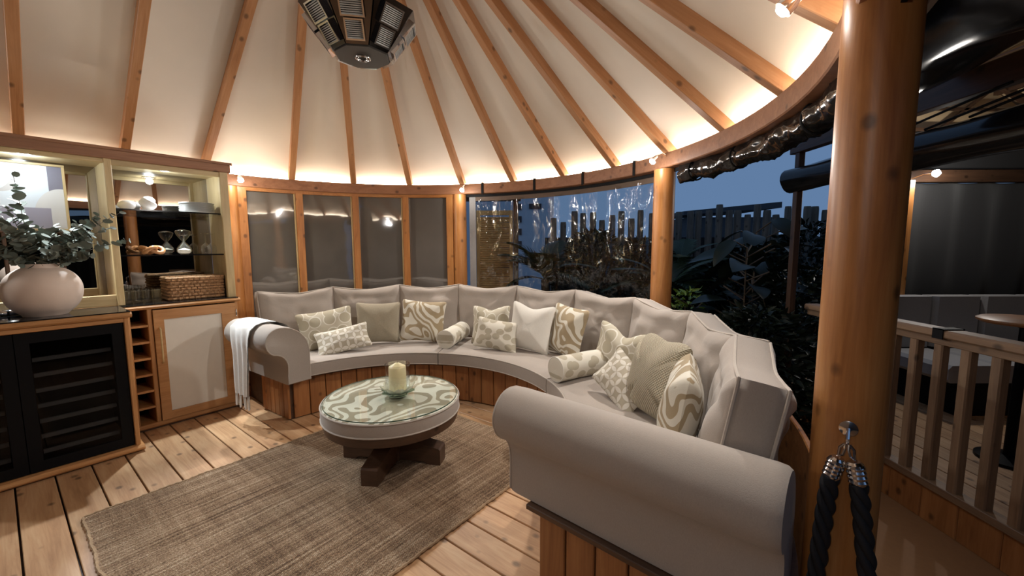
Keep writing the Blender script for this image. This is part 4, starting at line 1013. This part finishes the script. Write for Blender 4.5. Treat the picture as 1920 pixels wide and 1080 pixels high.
v, f = sweep_arc(rect_prof(2.362, 2.374, 1.930, 1.957), 11.8, 128, 60, C); obj('trim_10', mesh('trim_10', v, f, 'black_matt', 30), kind='structure')
for a, lb in ((17.3, 'black strap round the eave beam nearest the middle post'), (32.9, 'second black strap round the eave beam from the middle post'), (47.4, 'third black strap round the eave beam from the middle post'), (62.4, 'black strap round the eave beam nearest the right-hand post')):
    v, f = sweep_arc([(2.276, 1.950), (2.276, 2.072), (2.436, 2.072), (2.436, 1.950), (2.4315, 1.9545), (2.4315, 2.0675), (2.2805, 2.0675), (2.2805, 1.9545)], a-0.33, a+0.33, 2, C)
    obj('strap', mesh('strap', v, f, 'black_matt', 0), Matrix(), None, lb, 'strap', 'black curtain straps')
ru = empty('rolled_curtain', P(95, 2.36, 1.92) and T(P(95, 2.36, 1.92)), 'dark rolled-up plastic curtain strapped under the curved eave', 'curtain')
pts = []; NRL = 120
v, f = [], []; nn = 26
for i in range(NRL+1):
    a = 73.5+(121-73.5)*i/NRL; t = i/NRL
    sag = 0.006*math.sin(i*0.21)
    for k in range(nn):
        b = 2*PI*k/nn
        wv = noise.noise(Vector((i*0.13, math.cos(b)*1.4, math.sin(b)*1.4)))+0.9*abs(noise.noise(Vector((i*0.37+b*0.8, math.cos(b)*2.5, math.sin(b)*2.5+7))))-0.3
        rr_ = (0.068+0.020*wv)*(1-0.14*math.exp(-((t-0.30)/0.012)**2)-0.14*math.exp(-((t-0.68)/0.012)**2)-0.14*math.exp(-((t-0.07)/0.012)**2))
        v.append(P(a, 2.372+rr_*math.cos(b)*0.9, 1.902+sag+rr_*1.0*math.sin(b)))
for i in range(NRL):
    for k in range(nn): f.append((i*nn+k, i*nn+(k+1) % nn, (i+1)*nn+(k+1) % nn, (i+1)*nn+k))
f += [tuple(reversed(range(nn))), tuple(range(NRL*nn, (NRL+1)*nn))]
obj('roll', mesh('roll', v, f, 'ripple_dark', 70), Matrix(), ru)
for t in (0.07, 0.30, 0.68):
    a = 73.5+47.5*t
    tube('strap', [P(a, 2.372+0.064*math.cos(2*PI*k/20), 1.902+0.068*math.sin(2*PI*k/20)) for k in range(20)], 0.006, 'black_matt', Matrix(), ru, n=6, closed=True)

# ================================================================== ROPE ON THE FOREGROUND POST
hd = (Vector((0.85, 1.01, 0))-Vector((0, 0, 0))).normalized()
hk = Vector((0.868, 1.004, 0.885)); side = Vector((hd.y, -hd.x, 0))
rp_ = empty('rope_barrier', T(hk), 'thick black twisted rope with chrome clasps hooked on the foreground post', 'rope')
obj('wall_plate', lathe_me([(0.0, 0.0), (0.020, 0.0), (0.020, 0.004), (0.008, 0.008), (0.0, 0.008)], 'chrome', 24), T(hk+hd*0.008+Z*0.012) @ (-hd).to_track_quat('Z', 'Y').to_matrix().to_4x4(), rp_)
tube('hook', [hk+hd*0.006+Z*0.012, hk-hd*0.012+Z*0.010, hk-hd*0.020-Z*0.006, hk-hd*0.014-Z*0.018, hk-hd*0.002-Z*0.014], 0.0045, 'chrome', Matrix(), rp_, n=8)
for k, sg in enumerate((-1, 1)):
    top_ = hk-hd*0.016-Z*0.022+side*(0.004*sg)
    c0 = hk-hd*0.018+side*(0.016*sg)-Z*0.062; c1_ = hk-hd*0.020+side*(0.028*sg)-Z*0.118
    tube('snap_link', [top_, top_+side*0.010*sg-Z*0.012, c0+Z*0.004, c0+side*-0.008*sg+Z*0.010, top_-Z*0.016, top_], 0.0036, 'chrome', Matrix(), rp_, n=8)
    d = (c1_-c0).normalized(); fe = obj('ferrule', lathe_me([(0.0, 0.0), (0.014, 0.0), (0.019, 0.006)]+[(0.019+(0.002 if j % 2 else 0), 0.008+0.006*j) for j in range(8)]+[(0.017, 0.058), (0.0, 0.058)], 'chrome', 24, 30), T(c0) @ d.to_track_quat('Z', 'Y').to_matrix().to_4x4(), rp_)
    if sg < 0: e1, e2 = c1_+side*-0.012-Z*0.18, c1_+side*-0.020-Z*0.48
    else: e1, e2 = c1_+side*0.028-Z*0.18-hd*0.02, c1_+side*0.060-Z*0.46-hd*0.05
    pts = []
    for i in range(61):
        t = i/60; pts.append(c1_*(1-t)*(1-t)+e1*2*t*(1-t)+e2*t*t)
    parts = []
    for st_ in range(3):
        pp = []
        for i, p in enumerate(pts):
            ph = i*0.32+st_*2*PI/3; pp.append(p+side*(0.0095*math.cos(ph))+hd*(0.0095*math.sin(ph)))
        parts.append(tube_data(pp, 0.0118, 10))
    v, f = merge(*parts); obj('rope', mesh('rope', v, f, 'rope_black', 60), Matrix(), rp_)

# ================================================================== GARDEN
bp_ = empty('bamboo_screen', T(-0.22, 5.3, -0.1), 'golden bamboo blind screen in a wooden frame outside the clear curtain', 'screen')
X0, X1, ZT = -0.46, 0.015, 1.83
for lo, hi in (((X0, 5.28, -0.1), (X0+0.05, 5.32, ZT)), ((X1-0.05, 5.28, -0.1), (X1, 5.32, ZT)), ((X0+0.05, 5.28, ZT-0.06), (X1-0.05, 5.32, ZT)), ((X0+0.05, 5.28, 0.0), (X1-0.05, 5.32, 0.06))):
    abox('frame_bar', lo, hi, 'bamboo', Matrix(), bp_)
parts = [tube_data([(X0+0.05, 5.30, 0.07+i*0.0235), (X1-0.05, 5.30, 0.07+i*0.0235+0.002*math.sin(i*2.3))], 0.0128, 8) for i in range(72)]
v, f = merge(*parts); obj('slats', mesh('slats', v, f, 'bamboo', 50), Matrix(), bp_, kind='stuff')
abox('side_post', (X1+0.003, 5.26, -0.1), (X1+0.07, 5.34, 1.95), 'wood_dark', Matrix(), bp_)
abox('head_beam', (X0-0.3, 5.25, 1.95), (X1+0.10, 5.35, 2.08), 'wood_dark', Matrix(), bp_)
# palisade of round logs
pf = empty('palisade_fence', T(2.4, 6.0, -0.1), 'palisade fence of grey upright round logs behind the plants', 'fence')
lm = {}
for i in range(31):
    x = 0.62+i*0.142+rnd.uniform(-.015, .015); rr_ = rnd.choice((0.046, 0.05, 0.055)); hh_ = 1.78+0.05*rnd.choice((-1.2, 0.0, 1.0, 1.6))+0.10*min(1, i/16)
    me_ = lm.setdefault(rr_, None)
    if me_ is None:
        me_ = lathe_me([(rr_, 0), (rr_*0.98, 1.0), (rr_*0.95, 1.86), (rr_*0.85, 1.90), (0, 1.90)], 'wood_log', 12); me_.transform(RY(-PI/2) @ RX(0)); me_.transform(RY(PI)); lm[rr_] = me_
    o = obj('log', me_, T(x, 6.0+0.03*(i % 2), -0.1+0) @ RY(-PI/2) @ Matrix.Scale(hh_/1.80, 4, (1, 0, 0)), pf)
for z in (0.6, 1.2): bar('rail', (0.5, 6.10, z), (5.1, 6.10, z), 0.06, 0.05, 'wood_log', pf)
abox('dark_backing', (0.5, 6.14, -0.1), (5.1, 6.16, 1.50), 'house_roof', Matrix(), pf)  # added dark sheet that blackens the gaps between the logs
nh = empty('house', T(0.6, 10.5, -0.1), 'pale house wall glimpsed beyond the palm', 'building')
v, f = boxdata((-1.6, 10.0, -0.1), (1.02, 13, 2.62)); obj('wall', mesh('wall', v, f, 'house_wall', 0), Matrix(), nh)
for i in range(4): abox('quoin', (0.10, 9.97, 1.35+i*0.30), (0.24, 10.0, 1.50+i*0.30), 'house_roof', Matrix(), nh)
abox('vent', (0.42, 9.96, 2.28), (0.72, 10.0, 2.40), 'house_roof', Matrix(), nh)
sh = empty('shed', T(6.3, 12, -0.1), 'dark low-pitched shed roof beyond the palisade fence', 'building')
v, f = boxdata((5.2, 12, -0.1), (7.7, 14, 2.2)); obj('wall', mesh('wall', v, f, 'house_roof', 0), Matrix(), sh)
v = [(4.95, 11.8, 2.25), (7.75, 11.8, 2.45), (7.75, 14.2, 2.45), (4.95, 14.2, 2.25), (4.95, 11.8, 2.36), (7.75, 11.8, 2.62), (7.75, 14.2, 2.62), (4.95, 14.2, 2.36)]
obj('roof', mesh('roof', v, [(3, 2, 1, 0), (4, 5, 6, 7), (0, 1, 5, 4), (1, 2, 6, 5), (2, 3, 7, 6), (3, 0, 4, 7)], 'house_roof', 0), Matrix(), sh)

def blade(L, w_, droop, mat, n=5):
    v, f = [], []
    for i in range(n+1):
        t = i/n; ww = w_*math.sin(PI*(0.12+0.88*t))**0.8*(1-t*0.5); z = -droop*L*t*t
        v += [(L*t, -ww, z+ww*0.35), (L*t, 0, z), (L*t, ww, z+ww*0.35)]
    for i in range(n): a = i*3; f += [(a, a+3, a+4, a+1), (a+1, a+4, a+5, a+2)]
    return v, f
def frond_data(L, seed, nl=30, wl=0.011, ll=0.26):
    r_ = random.Random(seed); pts = []
    for i in range(13):
        t = i/12; pts.append(Vector((L*t*(1-0.18*t), 0, 0.10*L*t-0.50*L*t*t)))
    parts = [tube_data(pts, lambda t: 0.008-0.006*t, 5)]
    for i in range(nl):
        t = 0.12+0.88*i/(nl-1); k = min(11, int(t*12)); p = pts[k].lerp(pts[k+1], t*12-k); d = (pts[k+1]-pts[k]).normalized()
        for sg in (-1, 1):
            Lb = ll*math.sin(PI*(0.15+0.80*t))**0.7*r_.uniform(.85, 1.1); bv, bf = blade(Lb, wl, 0.25, None, 4)
            x = (d*0.75+Vector((0, sg, 0))*0.75+Z*0.15).normalized(); y = Z.cross(x).normalized(); z_ = x.cross(y); Mx = frame(p, x, y, z_)
            parts.append(([Mx @ Vector(q) for q in bv], bf))
    return merge(*parts)
def palm(name, p, h, nf, L, label, mat='leaf_palm', lit=0):
    pl = empty(name, T(p), label, 'plant')
    p = Vector(p)
    tube('trunk', [p, p+Z*h*0.5+Vector((0.02, 0, 0)), p+Z*h], lambda t: 0.07-0.02*t, 'stem_brown', Matrix(), pl, n=10)
    fm = [mesh('frond', *frond_data(L*s, 50+i), mat, 180) for i, s in enumerate((1.0, 0.85, 0.7))]
    for i in range(nf):
        az = 2*PI*i/nf*2.618*1.0+rnd.uniform(-.2, .2); el = R(rnd.uniform(5, 70))
        obj('frond', fm[i % 3], T(p+Z*h) @ RZ(az) @ RY(-el) , pl)
palm('palm', (0.42, 5.15, -0.1), 1.05, 18, 0.85, 'dark feathery palm beside the bamboo screen outside')
palm('palm', (1.75, 4.55, -0.1), 0.95, 16, 0.75, 'low feathery palm outside just right of the right-hand window post')
palm('palm', (2.15, 5.2, -0.1), 1.15, 14, 0.8, 'tall feathery palm in front of the palisade fence')
def bigleaf_me(L, w_):
    v, f = [], []; n = 8
    for i in range(n+1):
        t = i/n; ww = w_*math.sin(PI*min(1, 0.06+0.94*t))**0.65*(1.25-0.6*t); z = -0.35*L*t*t
        for j in range(5): q = -1+j/2; v.append((L*t, ww*q, z+0.16*ww*abs(q)+0.01*math.sin(t*25)*abs(q)))
    for i in range(n):
        for j in range(4): a = i*5+j; f.append((a, a+5, a+6, a+1))
    m = len(v); v += [(x, y, z-0.002) for x, y, z in v]; f += [tuple(reversed([k+m for k in q])) for q in f]
    return mesh('leaf', v, f, 'leaf_big', 180)
BL = [bigleaf_me(0.34, 0.10), bigleaf_me(0.26, 0.085)]
def bigleaf(p, h, n, label, mats=BL):
    pl = empty('broadleaf_plant', T(p), label, 'plant'); p = Vector(p)
    for i in range(n):
        t = (i+1)/n; az = i*2.4+rnd.uniform(-.3, .3); root = p+Z*(h*(0.25+0.75*t))
        tip = root+Vector((math.cos(az), math.sin(az), 0.5))*rnd.uniform(0.12, 0.26)
        stm = tube('stalk', [p+Z*h*0.2*t, root, tip], 0.008, 'stem_brown', Matrix(), pl, n=5)
        obj('leaf', mats[i % 2], T(tip) @ RZ(az) @ RY(R(rnd.uniform(-25, 40))) @ RX(R(rnd.uniform(-30, 30))), stm)
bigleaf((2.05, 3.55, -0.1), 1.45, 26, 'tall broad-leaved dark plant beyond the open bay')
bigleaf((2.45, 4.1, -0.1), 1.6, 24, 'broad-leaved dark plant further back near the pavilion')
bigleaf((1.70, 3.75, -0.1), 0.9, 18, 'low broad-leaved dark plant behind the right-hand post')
def bush(p, r_, h, n, label, mat, ls=0.06, seed=1):
    q_ = random.Random(seed); b = empty('bush', T(p), label, 'bush'); p = Vector(p); parts = []
    for i in range(n):
        az = q_.uniform(0, 2*PI); t = q_.random()**0.5; z = q_.random(); rr_ = r_*t*math.sin(PI*(0.15+0.75*z))
        o = p+Vector((rr_*math.cos(az), rr_*math.sin(az), h*z)); bv, bf = blade(ls*q_.uniform(.7, 1.4), ls*0.28, 0.3, None, 3)
        x = Vector((math.cos(az), math.sin(az), q_.uniform(-.4, .9))).normalized(); y = Vector((q_.uniform(-1, 1), q_.uniform(-1, 1), q_.uniform(-1, 1))).cross(x).normalized(); Mx = frame(o, x, y, x.cross(y))
        parts.append(([Mx @ Vector(k) for k in bv], bf))
    v, f = merge(*parts); obj('foliage', mesh('foliage', v, f, mat, 180), Matrix(), b, kind='stuff')
    for k in range(5):
        az = k*1.3; tube('stem', [p, p+Vector((r_*0.3*math.cos(az), r_*0.3*math.sin(az), h*0.5)), p+Vector((r_*0.5*math.cos(az), r_*0.5*math.sin(az), h*0.85))], 0.006, 'stem_brown', Matrix(), b, n=5)
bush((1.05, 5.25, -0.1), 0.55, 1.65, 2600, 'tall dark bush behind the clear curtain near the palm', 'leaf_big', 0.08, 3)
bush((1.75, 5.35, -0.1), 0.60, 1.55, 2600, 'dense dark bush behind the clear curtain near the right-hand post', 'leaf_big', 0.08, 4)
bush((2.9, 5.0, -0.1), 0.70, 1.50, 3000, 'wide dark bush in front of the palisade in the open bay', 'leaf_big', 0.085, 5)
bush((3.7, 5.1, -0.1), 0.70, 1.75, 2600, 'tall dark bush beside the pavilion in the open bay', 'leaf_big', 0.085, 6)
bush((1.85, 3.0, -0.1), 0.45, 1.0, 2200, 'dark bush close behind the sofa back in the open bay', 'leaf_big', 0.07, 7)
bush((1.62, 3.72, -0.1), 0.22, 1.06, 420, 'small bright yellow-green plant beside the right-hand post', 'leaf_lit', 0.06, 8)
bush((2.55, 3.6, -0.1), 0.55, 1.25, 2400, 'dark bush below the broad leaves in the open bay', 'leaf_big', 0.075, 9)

# ================================================================== NEIGHBOURING PAVILION (right)
FX = 2.2
fn = empty('balustrade', T(FX, 1.9, -0.078), 'wooden balustrade with square balusters beyond the foreground post', 'railing')
bar('top_rail', (FX, 0.95, 0.925), (FX, 2.95, 0.925), 0.10, 0.042, 'wood_grey', fn, bev=0.008)
bar('top_rail', (FX, 0.95, 0.884), (FX, 2.95, 0.884), 0.05, 0.038, 'wood_grey', fn)
bar('bottom_rail', (FX, 0.95, 0.125), (FX, 2.95, 0.125), 0.07, 0.04, 'wood_grey', fn)
for i in range(15):
    y = 1.02+i*0.1265
    obj('baluster', box_me(0.72, 0.046, 0.046, 'wood_grey', 0.006), frame(Vector((FX, y, 0.145)), Z, Vector((1, 0, 0)), Vector((0, 1, 0))), fn)
for i in range(11):
    y = 0.96+i*0.18
    obj('kick_board', box_me(0.178, 0.178, 0.022, 'wood_base', 0.004), frame(Vector((FX-0.012, y+0.089, -0.076)), Z, Vector((0, 1, 0)), Vector((-1, 0, 0))), fn)
sb = sweep_arc
v, f = merge(boxdata((FX-0.056, 1.985, 0.90), (FX-0.051, 2.035, 0.952)), boxdata((FX-0.056, 1.985, 0.9475), (FX+0.056, 2.035, 0.952)), boxdata((FX+0.051, 1.985, 0.90), (FX+0.056, 2.035, 0.952)))
obj('rail_strap', mesh('rail_strap', v, f, 'black_matt', 0), Matrix(), None, 'black strap wrapped over the balustrade top rail', 'strap')
pfl = empty('floor_pavilion', T(4, 2.5, -0.08), kind='structure')
for i in range(24):
    x = FX+0.06+i*0.165; bar('plank', (x+0.08, -2.4, -0.085), (x+0.08, 4.3, -0.085), 0.157, 0.03, 'wood_floor', pfl)
pv = empty('pavilion', T(4.2, 2.2, -0.1), 'dark neighbouring timber pavilion with lowered black curtains', 'pavilion')
bar('post', (3.875, 4.1, -0.1), (3.875, 4.1, 2.0), 0.13, 0.13, 'wood_pine', pv)
bar('corner_post', (2.1, 3.03, -0.1), (2.1, 3.03, 2.05), 0.045, 0.045, 'wood_dark', pv)
bar('eave_beam', (2.1, -2.4, 2.10), (2.1, 3.1, 2.10), 0.06, 0.12, 'wood_dark', pv)
bar('eave_beam', (3.7, 4.2, 2.06), (6.5, 4.2, 2.06), 0.08, 0.12, 'wood_dark', pv)
v, f = [], []
for i in range(41):
    x = 3.8+2.7*i/40
    for z in (-0.09, 1.0, 2.0): v.append((x, 4.24+0.02*math.sin(i*1.1), z))
for i in range(40):
    for j in range(2): a = i*3+j; f.append((a, a+3, a+4, a+1))
obj('black_curtain', mesh('black_curtain', v, f, 'fab_dark', 180), Matrix(), pv).modifiers.new('thick', 'SOLIDIFY').thickness = 0.004
v = [(2.05, -2.5, 2.18), (2.05, 3.3, 2.18), (4.2, 3.3, 3.35), (4.2, -2.5, 3.35), (6.4, -2.5, 2.12), (6.4, 4.6, 2.12), (4.2, 4.6, 3.35)]
ro_ = obj('roof', mesh('roof', v, [(0, 1, 2, 3), (3, 2, 6, 5, 4)], 'roof_tan', 0), Matrix(), pv)
sm = ro_.modifiers.new('thick', 'SOLIDIFY'); sm.thickness = 0.03; sm.offset = 0
for t in (0.15, 0.33, 0.51, 0.69, 0.87):
    z = 3.35-1.23*t-0.04; x = 4.2+2.2*t; bar('purlin', (x, -2.5, z), (x, 4.6, z), 0.05, 0.05, 'wood_dark', ro_)
for y in (1.0, 1.8, 2.6, 3.4, 4.2): bar('rafter', (4.2, y, 3.30), (6.35, y, 2.10), 0.05, 0.05, 'wood_dark', ro_)
v, f = [], []; NRL = 80; nn = 22
for i in range(NRL+1):
    y = -1.6+4.7*i/NRL
    for k in range(nn):
        b = 2*PI*k/nn; wv = noise.noise(Vector((i*0.13, math.cos(b)*1.4, math.sin(b)*1.4+3)))
        rr_ = 0.090+0.016*wv; v.append((2.1+rr_*math.cos(b), y, 1.850+rr_*math.sin(b)))
for i in range(NRL):
    for k in range(nn): f.append((i*nn+k, (i+1)*nn+k, (i+1)*nn+(k+1) % nn, i*nn+(k+1) % nn))
f += [tuple(range(nn)), tuple(reversed(range(NRL*nn, (NRL+1)*nn)))]
pr_ = empty('rolled_curtain', T(2.1, 1.8, 1.87), 'black rolled-up curtain under the neighbouring pavilion eave', 'curtain')
obj('roll', mesh('roll', v, f, 'ripple_dark', 70), Matrix(), pr_)
for y0, y1 in ((2.45, 1.75), (2.1, 1.3), (1.9, 1.2), (1.55, 0.9)): tube('cord', [(2.07, y0, 1.945), (2.06, (y0+y1)/2, 1.99), (2.07, y1, 2.04)], 0.006, 'black_matt', Matrix(), pr_, n=6)
# dark flap bridging the two eaves
v, f = [], []; ni, nj = 24, 20
for j in range(nj+1):
    for i in range(ni+1):
        y = -0.1+2.1*j/nj
        q0 = W(0, CV+2.455) ; yl = (y-(V*(CV+2.455)).y)/U.y; pl0 = W(yl, CV+2.455)
        if yl > CU: xs = C.x+math.sqrt(max(0.0, 2.455**2-(y-C.y)**2))
        else: xs = pl0.x
        t = i/ni; x = xs+(2.09-xs)*t
        v.append((x, y, 2.02+0.17*t+0.03*math.sin(PI*t)*math.sin(j*0.9)-0.05*math.sin(PI*t)+0.015*noise.noise(Vector((x*5, y*5, 0)))))
for j in range(nj):
    for i in range(ni): q = j*(ni+1)+i; f.append((q, q+1, q+ni+2, q+ni+1))
fo = obj('rain_flap', mesh('rain_flap', v, f, 'ripple_dark', 180), Matrix(), None, 'dark plastic rain flap bridging the two pavilion eaves', 'canopy')
fo.modifiers.new('thick', 'SOLIDIFY').thickness = 0.004
def added_curtain(p0, p1, n):  # curtains added out of view so the hutch mirror reflects black
    p0, p1 = Vector(p0), Vector(p1); d = (p1-p0); sd = d.cross(Z).normalized(); v, f = [], []
    for i in range(n+1):
        p = p0+d*(i/n)+sd*(0.02*math.sin(i*1.1))
        for z in (-0.09, 1.0, 2.05): v.append((p.x, p.y, z))
    for i in range(n):
        for j in range(2): a = i*3+j; f.append((a, a+3, a+4, a+1))
    o = obj('black_curtain', mesh('black_curtain', v, f, 'fab_dark', 180), Matrix(), pv); o.modifiers.new('thick', 'SOLIDIFY').thickness = 0.004
added_curtain((6.35, 4.2, 0), (6.35, -2.4, 0), 90)
added_curtain((6.35, -2.4, 0), (2.2, -2.4, 0), 60)
bar('eave_beam', (6.35, -2.4, 2.06), (6.35, 4.2, 2.06), 0.08, 0.12, 'wood_dark', pv)
bar('eave_beam', (2.1, -2.4, 2.06), (6.35, -2.4, 2.06), 0.08, 0.12, 'wood_dark', pv)
v = [(4.2, 4.30, 3.32), (6.38, 4.30, 2.10), (6.38, 4.30, 2.02), (3.6, 4.30, 2.02), (3.6, 4.30, 3.0)]
v = v+[(x, y+0.02, z) for x, y, z in v]
gb = obj('gable_panel', mesh('gable_panel', v, [(0, 1, 2, 3, 4), (9, 8, 7, 6, 5)]+[(i, i+5, (i+1) % 5+5, (i+1) % 5) for i in range(5)], 'roof_tan', 0), Matrix(), pv)
bar('valance', (3.6, 4.27, 2.28), (6.0, 4.27, 2.28), 0.02, 0.44, 'fab_dark', pv)
for x0, z0, x1, z1 in ((3.7, 2.55, 6.0, 2.50), (3.7, 2.75, 5.4, 2.72), (4.3, 2.5, 4.9, 2.98), (4.9, 2.5, 5.2, 2.8)): bar('tie_bar', (x0, 4.26, z0), (x1, 4.26, z1), 0.03, 0.03, 'wood_dark', gb)
# lamp in the pavilion
pl_ = empty('spotlight', T(4.0, 4.13, 2.02), 'bright spotlight on the neighbouring pavilion post', 'lamp', 'eave spotlights')
tube('bracket', [(4.0, 4.14, 2.03), (4.03, 4.05, 2.06), (4.05, 3.98, 2.055)], 0.0065, 'chrome', Matrix(), pl_)
obj('bulb', lathe_me([(0.0, -0.03), (0.03, -0.02), (0.035, 0.0), (0.02, 0.02), (0.0, 0.025)], 'bulb', 20), T(4.05, 3.95, 2.05) @ RX(R(100)), pl_)
spot('spotlight_beam', Vector((4.05, 3.90, 2.05)), Vector((3.2, 1.5, 0.9)), 14.0, 0.03, 170, (1.0, 0.94, 0.86), pl_)
_gl = bpy.data.lights.new('bulb_glow', 'POINT'); _gl.energy = 15.0; _gl.shadow_soft_size = 0.03; _gl.color = (1.0, 0.94, 0.86)
link(bpy.data.objects.new('bulb_glow', _gl), T(4.05, 3.88, 2.02), pl_)
# grey outdoor sofa and round table
os_ = empty('outdoor_sofa', T(4.5, 3.85, -0.07), 'grey outdoor sofa against the black curtains in the pavilion', 'sofa')
abox('base', (3.75, 3.30, -0.07), (6.0, 4.1, 0.22), 'black_matt', Matrix(), os_)
for i in range(5):
    x = 3.62+i*0.47
    abox('back_cushion', (x+0.008, 3.88, 0.38), (x+0.462, 4.05, 0.875), 'fab_outdoor', Matrix() , os_, 0.03)
    abox('seat_cushion', (x+0.008, 3.28, 0.221), (x+0.462, 3.87, 0.37), 'fab_outdoor', Matrix(), os_, 0.03)
rt_ = empty('side_table', T(3.32, 2.58, -0.07), 'round brown pedestal table behind the balustrade', 'table')
obj('top', lathe_me([(0.0, 0.93), (0.20, 0.93), (0.22, 0.945), (0.22, 0.955), (0.20, 0.965), (0.0, 0.965)], 'wood_base', 40), T(3.32, 2.58, -0.07), rt_)
obj('pedestal', lathe_me([(0.16, 0.0), (0.16, 0.02), (0.03, 0.04), (0.025, 0.9), (0.08, 0.93), (0.0, 0.93)], 'black_frame', 24), T(3.32, 2.58, -0.07), rt_)
